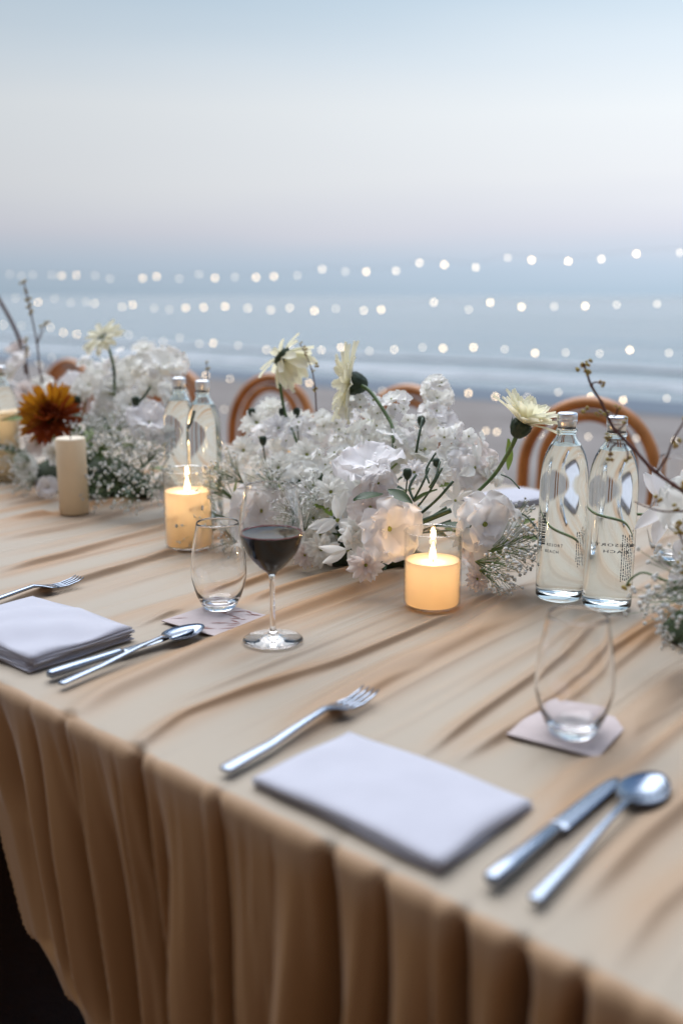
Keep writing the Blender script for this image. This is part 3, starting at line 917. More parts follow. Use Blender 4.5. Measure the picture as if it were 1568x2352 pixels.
coaster(at(498, 1428), .052, ang_c + R(4), 'pink paper coaster with brown marks under the tumbler left of the wine', 4)
coaster(at(1300, 1678), .050, ang_c + R(8), 'plain pink paper coaster under the tumbler nearest the table edge', 0)

# ------------------------------------------------------------------ glasses
def tumbler_mesh():
    outer = smooth_prof([(0, .0), (.018, .0), (.0235, .003), (.031, .018), (.0372, .04), (.0385, .055), (.0365, .08), (.0315, .108), (.0292, .122)], 5)
    inner = smooth_prof([(.0281, .122), (.0304, .108), (.0354, .08), (.0373, .055), (.0359, .041), (.029, .021), (.019, .0105), (.009, .0085), (0, .008)], 5)
    me = MB().lathe(outer + [(.0287, .1227)] + inner, 48).mesh('tumbler', fix=True)
    me.materials.append(M['glass'])
    return me
tumbler_me = tumbler_mesh()
def tumbler(p, label, z=TOP + .005, s=1.0):
    o = obj('stemless_glass', tumbler_me, None, loc=Vector((p.x, p.y, z)))
    o.scale = (s, s, s)
    return tag(o, label, 'glass', 'empty stemless glasses at the place settings')
tumbler(P_stemless_left, 'empty stemless glass on the marked coaster, left of the wine')
tumbler(P_stemless_front, 'empty stemless glass nearest the table edge, on a plain pink coaster')
P_far = at(1535, 1288)
tumbler(P_far, 'empty stemless glass right of the two nearest bottles, at the frame edge')
tumbler(at(1540, 1195), 'stemless glass on the far side, behind the brown twig')
tumbler(at(716, 1105), 'stemless glass behind the middle flowers')

def wineglass(p):
    root = empty('wine_glass', Vector((p.x, p.y, TOP + .003)), 'wine glass half full of red wine on a thin stem', 'wine glass')
    outer = smooth_prof([(0, 0), (.035, .0), (.0368, .0012), (.034, .0028), (.012, .006), (.0045, .012), (.0034, .03), (.0034, .07), (.0048, .086), (.0155, .096), (.031, .114), (.0392, .136), (.0398, .146), (.0372, .168), (.0322, .192), (.0308, .199)], 5)
    inner = smooth_prof([(.0301, .199), (.0315, .192), (.0365, .168), (.0390, .146), (.0384, .136), (.030, .115), (.0150, .098), (.006, .0925), (0, .0915)], 5)
    MB().lathe(outer + [(.03045, .1995)] + inner, 56).build('glass_body', M['glass'], root, fix=True)
    lev = .1400
    wi = [(0, .0911)] + [(r + .0005, z - .0003) for r, z in reversed(smooth_prof([(.0388, lev), (.0384, .136), (.030, .115), (.0150, .098), (.006, .0925)], 5))]
    wi = [(r, z) for r, z in wi if z < lev] + [(.0391, lev - .0012)]
    wb = MB().lathe(wi, 56); nf = len(wb.F)
    wb.lathe([(.0391, lev - .0012), (.0385, lev - .0004), (.037, lev - .0006), (0, lev - .0006)], 56)
    wo = wb.build('red_wine', M['wine'], root)
    wo.data.materials.append(M['wine_top'])
    wo.data.polygons.foreach_set('material_index', [0] * nf + [1] * (len(wb.F) - nf))
    MB().lathe([(.0391, lev - .0004), (.0389, lev + .0012), (.0380, lev + .0002), (.0362, lev - .0001), (.036, lev - .0008), (.0391, lev - .0012)], 56).build('wine_edge', M['wine_edge'], root, fix=True)
    return root
wineglass(P_wine)

# ------------------------------------------------------------------ water bottles
def wrap_text(s_, size, r, ang0, z0, spacing=1.25):
    cu = bpy.data.curves.new('t', 'FONT'); cu.body = s_; cu.size = size; cu.space_character = spacing
    cu.align_x = 'CENTER'; cu.resolution_u = 2; cu.offset = size * .012
    to = bpy.data.objects.new('t', cu); col.objects.link(to)
    bpy.context.view_layer.update()
    me = bpy.data.meshes.new_from_object(to.evaluated_get(bpy.context.evaluated_depsgraph_get()))
    V = [(r * math.cos(ang0 + v.co.x / r), r * math.sin(ang0 + v.co.x / r), z0 + v.co.y) for v in me.vertices]
    F = [tuple(p.vertices) for p in me.polygons]
    bpy.data.objects.remove(to); bpy.data.curves.remove(cu); bpy.data.meshes.remove(me)
    return V, F
def fine_print(b, r, ang0, z0, z1, lines, seed):
    """columns of illegibly small print running up the bottle"""
    pr = random.Random(seed)
    for k in range(lines):
        a = ang0 + k * .0036 / r
        z = z0 + pr.uniform(0, .006) + (.010 if k in (0, 3) else 0) * pr.random()
        top = z1 - pr.uniform(0, .012)
        while z < top:
            l = pr.uniform(.0012, .0042)
            hw = pr.uniform(.0006, .0009) / r
            V = []
            for q in (-1, 1):
                for zz in (z, z + l): V.append((r * math.cos(a + q * hw), r * math.sin(a + q * hw), zz))
            b.add(V, [(0, 2, 3, 1)])
            z += l + pr.uniform(.0007, .0016)
def bottle_meshes():
    outer = smooth_prof([(0, .0025), (.016, .002), (.028, .0), (.0325, .003), (.0338, .010), (.034, .05), (.034, .11), (.034, .155), (.0334, .178), (.0312, .196), (.0268, .212), (.0208, .2245), (.0156, .232), (.0134, .2375)], 5)
    outer += [(.0132, .2410), (.0146, .2420), (.0150, .2440), (.0142, .2460), (.0126, .2465), (.0126, .2545)]
    inner = [(.0104, .2545), (.0106, .241)] + smooth_prof([(.0110, .236), (.0132, .2305), (.0184, .2225), (.0244, .2105), (.0288, .195), (.0309, .1775), (.0315, .155), (.0315, .11), (.0315, .05), (.0312, .018), (.0275, .0105), (.014, .009), (0, .0115)], 5)
    k = next(i for i, p in enumerate(inner) if p[1] < .2225)          # the water stands up to here
    g = MB().lathe(outer + inner[:k + 1], 48).mesh('glass_body'); g.materials.append(M['bottle'])
    wall = MB().lathe(inner[k:][::-1], 48)                           # from the base up: faces look out into the glass
    nf = len(wall.F)
    wall.lathe([inner[k], (0, inner[k][1])], 48)
    wt = wall.mesh('water'); wt.materials.append(M['water_wall']); wt.materials.append(M['water'])
    wt.polygons.foreach_set('material_index', [0] * nf + [1] * (len(wall.F) - nf))
    cp = MB().lathe([(0, .2685), (.0118, .2685), (.0136, .2675), (.0141, .2655), (.0141, .2600), (.0137, .2592), (.0141, .2585), (.0141, .2562), (.0134, .2550), (.0128, .2465), (.0126, .2465), (.0126, .2555), (0, .2555)], 40).mesh('cap', fix=True); cp.materials.append(M['cap'])
    return g, wt, cp
g_me, w_me, c_me = bottle_meshes()
def bottle(p, label, print_ang=None, seed=1, fine=()):
    root = empty('water_bottle', Vector((p.x, p.y, TOP + .003)), label, 'bottle', 'glass water bottles along the table')
    obj('glass_body', g_me, root); obj('water', w_me, root); obj('cap', c_me, root)
    if print_ang is not None:
        b = MB()
        rr = .0342
        b.add(*wrap_text('BEACH RESORT', .0066, rr, print_ang, .083, 1.18) if False else wrap_text('RESORT', .0058, rr, print_ang, .083, 1.22))
        b.add(*wrap_text('BEACH', .0058, rr, print_ang - .12, .0735, 1.22))
        b.build('lettering', M['ink'], root, False)
        f = MB()
        for k, (an, z0, z1, n_) in enumerate(fine or ((print_ang + 1.0, .052, .110, 5),)):
            fine_print(f, rr, an, z0, z1, n_, seed + k)
        o = f.build('fine_print', M['ink'], root, False); o['kind'] = 'stuff'
    return root
def facing(p): return math.atan2(-p.y, -p.x)
bottle(P_bottle[0], 'clear glass water bottle with silver cap, left one of the pair beside the twig', facing(P_bottle[0]) - .28, 1, ((facing(P_bottle[0]) + .66, .052, .112, 5), (facing(P_bottle[0]) - 1.15, .070, .130, 3), (facing(P_bottle[0]) + 3.5, .066, .125, 4)))
bottle(P_bottle[1], 'clear glass water bottle with silver cap crossed by the brown twig', facing(P_bottle[1]) + PI - .05, 7, ((facing(P_bottle[1]) + .50, .042, .118, 6), (facing(P_bottle[1]) - 2.2, .05, .11, 3)))
bottle(P_bottle_far[0], 'glass water bottle behind the far lit candle, right one of the far pair', facing(P_bottle_far[0]) + .9, 3)
bottle(P_bottle_far[1], 'glass water bottle behind the far lit candle, left one of the far pair', facing(P_bottle_far[1]) + 2.6, 4)
bottle(at(18, 1105), 'glass water bottle at the frame edge behind the orange flower', 1.0, 5)

# ------------------------------------------------------------------ candles
def flame_mesh(h, r):
    return smooth_prof([(0, 0), (r * .75, h * .12), (r, h * .28), (r * .72, h * .55), (r * .28, h * .83), (0, h)], 4)
def jar_candle(p, label, rad, h, wax_h, power, flame=True):
    root = empty('jar_candle', Vector((p.x, p.y, TOP + .003)), label, 'candle', 'candles in clear glass jars')
    g = [(0, 0), (rad * .9, 0), (rad * .97, .0012), (rad, .004), (rad, h - .003), (rad + .0007, h - .0015), (rad - .0004, h), (rad - .0022, h - .0012), (rad - .0016, h - .003), (rad - .0016, .005), (rad - .004, .003), (0, .003)]
    MB().lathe(g, 48).build('glass_jar', M['thin'], root, fix=True)
    rw = rad - .0022
    wx = [(0, .0034), (rw - .002, .0034), (rw, .006), (rw, wax_h), (rw - .0012, wax_h + .0003), (rw - .004, wax_h - .0022), (rw * .45, wax_h - .004), (.006, wax_h - .0045), (0, wax_h - .0045)]
    MB().lathe(wx, 48).build('wax', M['wax'], root, fix=True)
    MB().tube([(0, 0, wax_h - .006), (.0004, 0, wax_h + .004), (.001, 0, wax_h + .008)], .0009, 6).build('wick', M['wick'], root)
    if flame:
        f = MB().lathe(flame_mesh(.024, .0046), 14).build('flame', M['flame'], root, loc=(0, 0, wax_h + .002))
        obj('flame_core', MB().lathe(flame_mesh(.013, .0052), 14).mesh('flame_core'), f, M['flame_core'], loc=(0, 0, -.0015))
    ld = bpy.data.lights.new('candle_glow', 'POINT'); ld.energy = power; ld.color = (1, .78, .55); ld.shadow_soft_size = .012
    lo = link(bpy.data.objects.new('candle_glow', ld)); lo.parent = root; lo.location = (0, 0, wax_h * .78)
    if flame:
        l2 = bpy.data.lights.new('flame_light', 'POINT'); l2.energy = .15; l2.color = (1, .60, .28); l2.shadow_soft_size = .004
        lo = link(bpy.data.objects.new('flame_light', l2)); lo.parent = root; lo.location = (0, 0, wax_h + .010)
    return root
jar_candle(P_candle, 'lit candle in a low glass jar in front of the middle flowers', .0405, .108, .066, .072)
jar_candle(P_candle_back, 'lit candle in a tall glass jar in front of the far bottle pair', .0415, .135, .098, .09)
jar_candle(au(684, 1050, 1.62) * Vector((1, 1, 0)), 'lit candle in a glass jar half hidden behind the middle flowers', .040, .11, .085, .12)
def pillar(p, label, rad, h, power=0):
    root = empty('pillar_candle', Vector((p.x, p.y, TOP + .003)), label, 'candle', 'tall cream pillar candles')
    wx = [(0, 0), (rad - .001, 0), (rad, .001), (rad, h - .003), (rad - .001, h - .0005), (rad - .003, h), (rad - .006, h - .002), (rad * .4, h - .005), (0, h - .006)]
    MB().lathe(wx, 40).build('wax', M['wax_dull'] if not power else M['wax'], root, fix=True)
    MB().tube([(0, 0, h - .008), (.0005, 0, h + .002), (.0015, 0, h + .006)], .001, 6).build('wick', M['wick'], root)
    if power:
        ld = bpy.data.lights.new('candle_glow', 'POINT'); ld.energy = power; ld.color = (1, .78, .55); ld.shadow_soft_size = .012
        lo = link(bpy.data.objects.new('candle_glow', ld)); lo.parent = root; lo.location = (0, 0, h * .85)
    return root
pillar(P_pillar, 'unlit cream pillar candle in front of the orange flower', .0295, .152)
pillar(at(2, 1098), 'glowing cream pillar candle at the frame edge, behind the orange flower', .034, .158, .05)

# ------------------------------------------------------------------ flowers
def petal_mesh(name, L, Wd, shape='ovate', cup=.2, curl=.1, ruffle=0.0, seed=0, nu=5, nv=7, notch=0.0):
    pr = random.Random(seed); ph = [pr.uniform(0, 6) for _ in range(4)]
    V, F = [], []
    for i in range(nv):
        t = i / (nv - 1)
        if shape == 'round': hw = Wd / 2 * (.16 + .84 * math.sin(PI * min(1, t * .62 + .02)) ** .8) * (1 if t < .75 else math.sqrt(max(0.02, 1 - ((t - .75) / .262) ** 2)))
        elif shape == 'strap': hw = Wd / 2 * (.45 + .55 * min(1, t * 2.2)) * (1 if t < .8 else math.sqrt(max(.04, 1 - ((t - .8) / .205) ** 2)))
        elif shape == 'point': hw = Wd / 2 * max(.03, math.sin(PI * (t * .93 + .03)) ** .9)
        else: hw = Wd / 2 * max(.05, (.25 + .75 * math.sin(PI * min(1, t * .75 + .05)))) * (1 if t < .7 else math.sqrt(max(.02, 1 - ((t - .7) / .304) ** 2)))
        for j in range(nu):
            s_ = -1 + 2 * j / (nu - 1)
            y = L * (t - notch * (1 - abs(s_)) * (t ** 6))
            x = hw * s_
            z = cup * Wd * .5 * s_ * s_ * (.3 + t) + curl * L * t * t
            z += ruffle * Wd * (t ** 1.5) * abs(s_) * math.sin(ph[0] + t * 9 + s_ * 3) + ruffle * Wd * .7 * t ** 3 * math.sin(ph[1] + s_ * 6)
            V.append((x, y, z))
    for i in range(nv - 1):
        for j in range(nu - 1):
            a = i * nu + j
            F.append((a, a + 1, a + nu + 1, a + nu))
    return pymesh(name, V, F)
def mset(mats, *a, **k):
    """the same petal shapes once per material"""
    out = {}
    for m in mats:
        out[m] = []
        for q in range(3):
            me = petal_mesh('petal', *a, seed=q, **k); me.materials.append(M[m]); out[m].append(me)
    return out
PM = {
    'ruffle': mset(('petal', 'petal_cool', 'petal_blush'), .056, .060, 'round', cup=.22, curl=-.10, ruffle=.15, nu=9, nv=10),
    'daisy': mset(('petal', 'petal_cool', 'petal_blush'), .032, .0125, 'ovate', cup=.35, curl=-.12, ruffle=.03),
    'gerbera': mset(('petal_cream',), .043, .0135, 'strap', cup=.35, curl=-.18, ruffle=.05, notch=.03),
    'mum': mset(('mum_yellow', 'mum_red'), 0.044, .0074, 'strap', cup=.9, curl=.30, nu=3, nv=7),
    'lily': mset(('petal', 'petal_cool'), .052, .019, 'point', cup=.3, curl=-.25, ruffle=.03),
}
def floret_mesh(mat, seed):
    pr = random.Random(seed)
    b = MB()
    n = 5
    for k in range(n):
        p = petal_mesh('p', .0105, .0098, 'round', cup=.3, curl=-.15, ruffle=.08, seed=pr.randint(0, 99), nu=5, nv=5)
        m = Matrix.Rotation(2 * PI * k / n + pr.uniform(-.15, .15), 4, 'Z') @ Matrix.Rotation(R(pr.uniform(12, 32)), 4, 'X') @ Matrix.Translation((0, .0008, 0))
        b.add([m @ v.co for v in p.vertices], [tuple(f.vertices) for f in p.polygons])
        bpy.data.meshes.remove(p)
    me = b.mesh('floret'); me.materials.append(M[mat])
    c = MB().ball((0, 0, .0012), .0013, 6, 4).mesh('floret_centre'); c.materials.append(M['disc_green'])
    return me, c
florets = [floret_mesh(m, s_) for s_, m in enumerate(('petal', 'petal', 'petal_cool', 'petal', 'petal_cool'))]
def disc_mesh(r, mat, h=.35):
    b = MB().ball((0, 0, 0), r, 12, 6, h)
    me = b.mesh('flower_centre'); me.materials.append(M[mat]); return me
DISC = {'small': disc_mesh(.0055, 'disc_green', .5), 'tiny': disc_mesh(.0042, 'disc_green', .6), 'dark': disc_mesh(.008, 'disc_dark', .5), 'mum': disc_mesh(.010, 'mum_red', .8)}
def calyx_mesh():
    b = MB().lathe(smooth_prof([(.0025, -.016), (.006, -.014), (.0095, -.008), (.0105, -.002), (.008, .001), (0, .001)], 3), 12)
    for k in range(22):
        a = 2 * PI * k / 22; rr = .0098 if k % 2 else .0088; z0 = -.006 if k % 2 else -.010
        q, t = Vector((math.cos(a), math.sin(a), 0)), Vector((-math.sin(a), math.cos(a), 0))
        p = q * rr + Vector((0, 0, z0))
        b.add([p - t * .0017, p + t * .0017, p + q * .0032 + Vector((0, 0, .008))], [(0, 1, 2)])
    me = b.mesh('calyx', False); me.materials.append(M['calyx']); return me
CALYX = calyx_mesh()
def leaf_mesh(mat, seed):
    me = petal_mesh('leaf', .06, .022, 'point', cup=.25, curl=-.2, ruffle=.04, seed=seed); me.materials.append(M[mat]); return me
LEAVES = [leaf_mesh('leaf', 1), leaf_mesh('leaf', 2), leaf_mesh('leaf_light', 3)]
def breath_meshes(seed, n=46, rad=.045, h=.085):
    pr = random.Random(seed)
    st, bl = MB(), MB()
    for k in range(n):
        a = pr.uniform(0, 2 * PI); q = math.sqrt(pr.random()) * rad
        tip = Vector((q * math.cos(a), q * math.sin(a), h * pr.uniform(.55, 1.0) - q * .25))
        mid = Vector((tip.x * .35, tip.y * .35, tip.z * .55)) + Vector((pr.uniform(-1, 1), pr.uniform(-1, 1), 0)) * .003
        if k % 2 == 0: st.tube([Vector((0, 0, 0)), mid, tip], [.0006, .0005, .0003], 3, False)
        else: st.tube([mid, tip], [.0004, .0003], 3, False)
        r = pr.uniform(.0017, .0033)
        bl.ball(tip, r, 6, 4, pr.uniform(.7, 1.1))
        if pr.random() < .6: bl.ball(tip + Vector((pr.uniform(-1, 1), pr.uniform(-1, 1), pr.uniform(-.3, .8))) * .005, r * .75, 5, 4)
    s_ = st.mesh('sprig_stems'); s_.materials.append(M['stem'])
    b_ = bl.mesh('blossoms'); b_.materials.append(M['breath'])
    return s_, b_
BREATH = [breath_meshes(k) for k in range(4)]

def face_m(loc, d, spin=0.0, s=1.0):
    q = Vector(d).normalized().to_track_quat('Z', 'Y')
    return Matrix.Translation(loc) @ q.to_matrix().to_4x4() @ Matrix.Rotation(spin, 4, 'Z') @ Matrix.Scale(s, 4)
fl = random.Random(11)
def tube_to(b, part_m, pts, r, n=7):
    inv = part_m.inverted()
    return b.tube([inv @ Vector(p) for p in curve_pts(pts, 6)], r, n)
def bloom(arr, name, kind, loc, d, size, mat='petal', label=None, rings=None, disc='small', stem=None, spin=None):
    """a flower head facing d: part of the arrangement with its petals as sub-parts"""
    base = arr.location
    spec = {'ruffle': [(5, 14, 1.0), (4, 36, .78), (1, 58, .5)], 'daisy': [(13, 8, 1.0), (11, 28, .85), (7, 50, .6)],
            'gerbera': [(17, 4, 1.0), (15, 16, .92), (9, 34, .6)], 'lily': [(3, 18, 1.0), (3, 30, .92)]}[kind] if rings is None else rings
    nat = {'ruffle': .112, 'daisy': .066, 'gerbera': .088, 'lily': .10}[kind]
    s = size / nat
    pm = face_m(Vector(loc) - base, d, fl.uniform(0, 6) if spin is None else spin, s)
    root = obj(name, DISC[disc], arr, M=pm)
    if label: root['label'] = label
    for (n, tilt, ls) in spec:
        off = fl.uniform(0, 6)
        for k in range(n):
            a = off + 2 * PI * k / n + fl.uniform(-.12, .12)
            m = Matrix.Rotation(a, 4, 'Z') @ Matrix.Translation((0, .002, .0005 * fl.random())) @ Matrix.Rotation(R(tilt + fl.uniform(-9, 9)), 4, 'X') @ Matrix.Rotation(fl.uniform(-.12, .12), 4, 'Y') @ Matrix.Scale(ls * fl.uniform(.9, 1.06), 4)
            obj('petal', fl.choice(PM[kind][mat]), root, M=m)
    return root, pm
def cluster(arr, c, rad, n, name='floret', squash=.8, toward=Vector((0, -.6, .6))):
    base = arr.location
    for _ in range(int(n * .7)):
        v = Vector((fl.gauss(0, 1), fl.gauss(0, 1), fl.gauss(0, 1))).normalized()
        v = (v + toward * .8).normalized()
        p = Vector(c) + Vector((v.x * rad, v.y * rad * .8, v.z * rad * squash)) * fl.uniform(.7, 1.05)
        f, cm = fl.choice(florets)
        o = obj(name, f, arr, M=face_m(p - base, v + Vector((fl.uniform(-.4, .4), fl.uniform(-.4, .4), fl.uniform(-.3, .4))), fl.uniform(0, 6), fl.uniform(1.0, 1.6)))
        obj('floret_centre', cm, o)
def breath(arr, foot, d, s=1.0, k=None):
    st, bl = BREATH[fl.randrange(4) if k is None else k]
    o = obj('babys_breath', st, arr, M=face_m(Vector(foot) - arr.location, d, fl.uniform(0, 6), s))
    b_ = obj('blossoms', bl, o); b_['kind'] = 'stuff'
    return o
def leaf(arr, p, d, s=1.0, k=None):
    d = Vector(d).normalized()
    up = Vector((fl.uniform(-.5, .5), fl.uniform(-.6, .1), 1))
    x = d.cross(up).normalized(); z = x.cross(d).normalized()
    m = Matrix(((x.x, d.x, z.x, 0), (x.y, d.y, z.y, 0), (x.z, d.z, z.z, 0), (0, 0, 0, 1)))
    return obj('leaf', LEAVES[fl.choice((0, 0, 1, 1, 2)) if k is None else k], arr, M=Matrix.Translation(Vector(p) - arr.location) @ m @ Matrix.Scale(s, 4))
def stem(arr, pts, r=.0016, mat='stem_dark', name='stem'):
    p0 = arr.location
    c = [p - p0 for p in curve_pts(pts, 5)]
    return MB().tube(c, r, 7).build(name, M[mat], arr)
def bud_mesh():
    b = MB()
    pr = random.Random(2)
    for k in range(7):
        a = pr.uniform(0, 6.28)
        b.ball((.0035 * math.cos(a), .0035 * math.sin(a), pr.uniform(-.002, .004)), pr.uniform(.0018, .0028), 6, 4)
    me = b.mesh('bud_cluster'); me.materials.append(M['bud']); return me
BUD = bud_mesh()
DARKBUD = MB().lathe(smooth_prof([(0, -.011), (.003, -.010), (.0062, -.004), (.0068, .001), (.005, .006), (0, .0075)], 3), 10).mesh('dark_bud')
DARKBUD.materials.append(M['calyx'])
def twig(arr, pts, r0, r1, buds, side=(), mat='twig', bs=1.0):
    """buds: places of bud clusters on the main shoot; side: side shoots (list of point lists), a bud at each tip"""
    p0 = arr.location
    c = curve_pts(pts, 6)
    n = len(c)
    # slightly knotty
    rad = [(r0 + (r1 - r0) * i / (n - 1)) * (1.35 if i % 6 == 0 else 1) for i in range(n)]
    b = MB().tube([p - p0 for p in c], rad, 7)
    for s_ in side:
        b.tube([p - p0 for p in curve_pts(s_, 5)], r1 * .8, 6)
    o = b.build('twig', M[mat], arr)
    for p in list(buds) + [s_[-1] for s_ in side]:
        obj('bud_cluster', BUD, o, M=Matrix.Translation(Vector(p) - p0) @ Matrix.Rotation(fl.uniform(0, 6), 4, Vector((fl.random(), fl.random(), 1)).normalized()) @ Matrix.Scale(fl.uniform(.8, 1.25) * bs, 4))
    return o
def gerbera(arr, head, d, stem_pts, size=.088, label=None, rings=None, disc='dark', with_calyx=True):
    root, pm = bloom(arr, 'gerbera', 'gerbera', head, d, size, 'petal_cream', label, rings, disc)
    if with_calyx: obj('calyx', CALYX, root, M=Matrix.Translation((0, 0, .002)) @ Matrix.Scale(1.15, 4))
    c = [Vector(p) - arr.location for p in curve_pts(stem_pts, 6)]
    inv = pm.inverted()
    b = MB().tube([inv @ p for p in c], [.0036 / (size / .088) - .0008 * (i / (len(c) - 1)) for i in range(len(c))], 9)
    b.build('stem', M['stem'], root)
    return root
def mound(arr, rx, ry, h):
    """dark moss and foam in which the stems stand"""
    pr = random.Random(5)
    V, F = [], []
    n, m = 20, 7
    for i in range(m):
        a = PI / 2 * i / (m - 1)
        for k in range(n):
            b = 2 * PI * k / n
            q = 1 + pr.uniform(-.12, .12)
            p = U * (ry * math.cos(a) * math.sin(b) * q) + W * (rx * math.cos(a) * math.cos(b) * q)
            V.append((p.x, p.y, h * math.sin(a) * q))
    for i in range(m - 1):
        for k in range(n): F.append((i * n + k, i * n + (k + 1) % n, (i + 1) * n + (k + 1) % n, (i + 1) * n + k))
    return obj('moss_base', pymesh('moss_base', V, F), arr, M['foam'])
def filler(arr, c, spread_w, spread_u, h0, h1, n):
    for _ in range(n):
        w_, u_ = fl.uniform(-1, 1), fl.uniform(-1, 1)
        p = Vector(c) + W * w_ * spread_w + U * u_ * spread_u; p.z = TOP + fl.uniform(h0, h1)
        d = W * w_ + U * u_ * .8; d.z = fl.uniform(-.15, .9)
        leaf(arr, p, d + Vector((.01, 0, 0)), fl.uniform(.6, 1.1))

# ---- middle arrangement
cM = T(1.235, .985, TOP + .004)
cM = (au(800, 1280, 1.235)) * Vector((1, 1, 0)) + Vector((0, 0, TOP + .004))
A = empty('flower_arrangement', cM, 'middle centrepiece of white flowers and three cream gerberas behind the wine', 'flower arrangement', 'flower centrepieces along the table')
mound(A, .15, .085, .06)
filler(A, cM, .15, .07, .02, .13, 46)
def q(x, y, u): return au(x, y, u)
# large ruffled blooms
bloom(A, 'ruffled_flower', 'ruffle', q(846, 1072, 1.14), (-.25, -.35, .9), .110, 'petal_cool', 'large white ruffled bloom tilted up at the centre')
bloom(A, 'ruffled_flower', 'ruffle', q(868, 1110, 1.12), (.45, -.75, -.1), .060, 'petal_cool')
bloom(A, 'ruffled_flower', 'ruffle', q(893, 1215, 1.09), (.35, -.9, .12), .105, 'petal_cool', 'large white ruffled bloom just above the low jar candle')
bloom(A, 'ruffled_flower', 'ruffle', q(1112, 1205, 1.21), (.3, -.92, .2), .112, 'petal_cool', 'large ruffled bloom with a blush tint at the right end')
bloom(A, 'ruffled_flower', 'ruffle', q(1105, 1260, 1.22), (.2, -.9, -.25), .075, 'petal_blush')
bloom(A, 'ruffled_flower', 'ruffle', q(1080, 1060, 1.33), (.1, -.75, .6), .085, 'petal_blush', 'pale bloom under the right gerbera stem')
bloom(A, 'ruffled_flower', 'ruffle', q(1128, 1085, 1.34), (.7, -.4, .4), .055, 'petal')
bloom(A, 'ruffled_flower', 'ruffle', q(598, 1175, 1.15), (-.25, -.95, .2), .105, 'petal_cool', 'round white bloom seen through the wine glass')
bloom(A, 'ruffled_flower', 'ruffle', q(1012, 975, 1.36), (.2, -.6, .75), .075, 'petal_cool')
bloom(A, 'ruffled_flower', 'ruffle', q(1003, 915, 1.38), (.1, -.5, .8), .060, 'petal')
bloom(A, 'ruffled_flower', 'ruffle', q(690, 1105, 1.17), (-.1, -.85, .5), .070, 'petal')
bloom(A, 'ruffled_flower', 'ruffle', q(850, 1165, 1.10), (-.2, -.9, .3), .070, 'petal_blush')
# daisies and lily-like ones
for (x, y, u, d, sz, mt, kd) in [
    (798, 1262, 1.08, (-.1, -.9, -.15), .085, 'petal', 'lily'), (738, 1262, 1.11, (-.2, -.95, .1), .058, 'petal', 'daisy'),
    (775, 1195, 1.10, (-.15, -.85, .35), .085, 'petal', 'lily'), (590, 972, 1.28, (-.2, -.6, .75), .072, 'petal', 'daisy'),
    (560, 1035, 1.24, (-.4, -.7, .5), .066, 'petal', 'daisy'), (640, 985, 1.27, (.2, -.6, .7), .066, 'petal_cool', 'daisy'),
    (640, 1075, 1.2, (-.2, -.8, .5), .064, 'petal', 'daisy'), (705, 1045, 1.22, (0, -.7, .6), .064, 'petal', 'daisy'),
    (840, 1298, 1.06, (-.1, -.95, .1), .055, 'petal_blush', 'daisy'), (700, 1275, 1.10, (-.3, -.9, .0), .045, 'petal_blush', 'daisy'),
    (760, 1130, 1.14, (-.1, -.85, .45), .062, 'petal', 'daisy'), (620, 935, 1.32, (-.1, -.5, .85), .055, 'petal', 'daisy'),
    (955, 1190, 1.17, (.2, -.9, .3), .05, 'petal', 'daisy'), (1005, 1085, 1.24, (.1, -.8, .5), .05, 'petal', 'daisy'),
    (950, 1085, 1.22, (.1, -.8, .5), .046, 'petal_cool', 'daisy'), (1045, 1150, 1.25, (.1, -.85, .4), .06, 'petal', 'lily'),
    (820, 1225, 1.09, (.1, -.95, .2), .06, 'petal', 'daisy'), (720, 1190, 1.14, (-.2, -.9, .3), .055, 'petal', 'daisy'),
    (525, 1075, 1.22, (-.6, -.6, .4), .05, 'petal', 'daisy'), (900, 1005, 1.25, (.1, -.6, .7), .05, 'petal', 'daisy'),
    (1095, 1330, 1.17, (.1, -.9, .3), .04, 'petal_blush', 'daisy')]:
    bloom(A, 'daisy' if kd == 'daisy' else 'lily', kd, q(x, y, u), d, sz, mt, disc='tiny')
for (x, y, u, r_, n) in [(825, 965, 1.28, .05, 24), (925, 955, 1.31, .05, 22), (755, 985, 1.28, .042, 18), (990, 1015, 1.3, .042, 16),
                         (700, 1000, 1.27, .034, 12), (870, 1030, 1.22, .035, 10), (1010, 905, 1.37, .03, 12), (780, 1060, 1.2, .04, 14), (980, 960, 1.33, .035, 12),
                         (610, 1010, 1.26, .035, 10), (730, 1120, 1.16, .03, 8), (1060, 1010, 1.33, .03, 8)]:
    cluster(A, q(x, y, u), r_, n)
for k in range(64):
    x, y = fl.uniform(500, 1110), fl.uniform(945, 1290)
    ex, ey = (x - 800) / 320, (y - 1120) / 190
    if ex * ex + ey * ey > 1 or (920 < x < 1060 and y > 1075) or (600 < x and y > 1230 and x < 680): continue
    uu = 1.36 - .25 * max(0, (y - 950) / 340) + .05 * ex * ex
    d = (ex * .8 + fl.uniform(-.3, .3), -.75, .35 - ey * .7 + fl.uniform(-.2, .3))
    kd = fl.choice(('daisy', 'lily', 'ruffle', 'ruffle'))
    bloom(A, {'daisy': 'daisy', 'lily': 'lily', 'ruffle': 'ruffled_flower'}[kd], kd, q(x, y, uu), d, {'daisy': .06, 'lily': .084, 'ruffle': .078}[kd] * fl.uniform(.85, 1.15), fl.choice(('petal', 'petal', 'petal_cool')), disc='tiny')
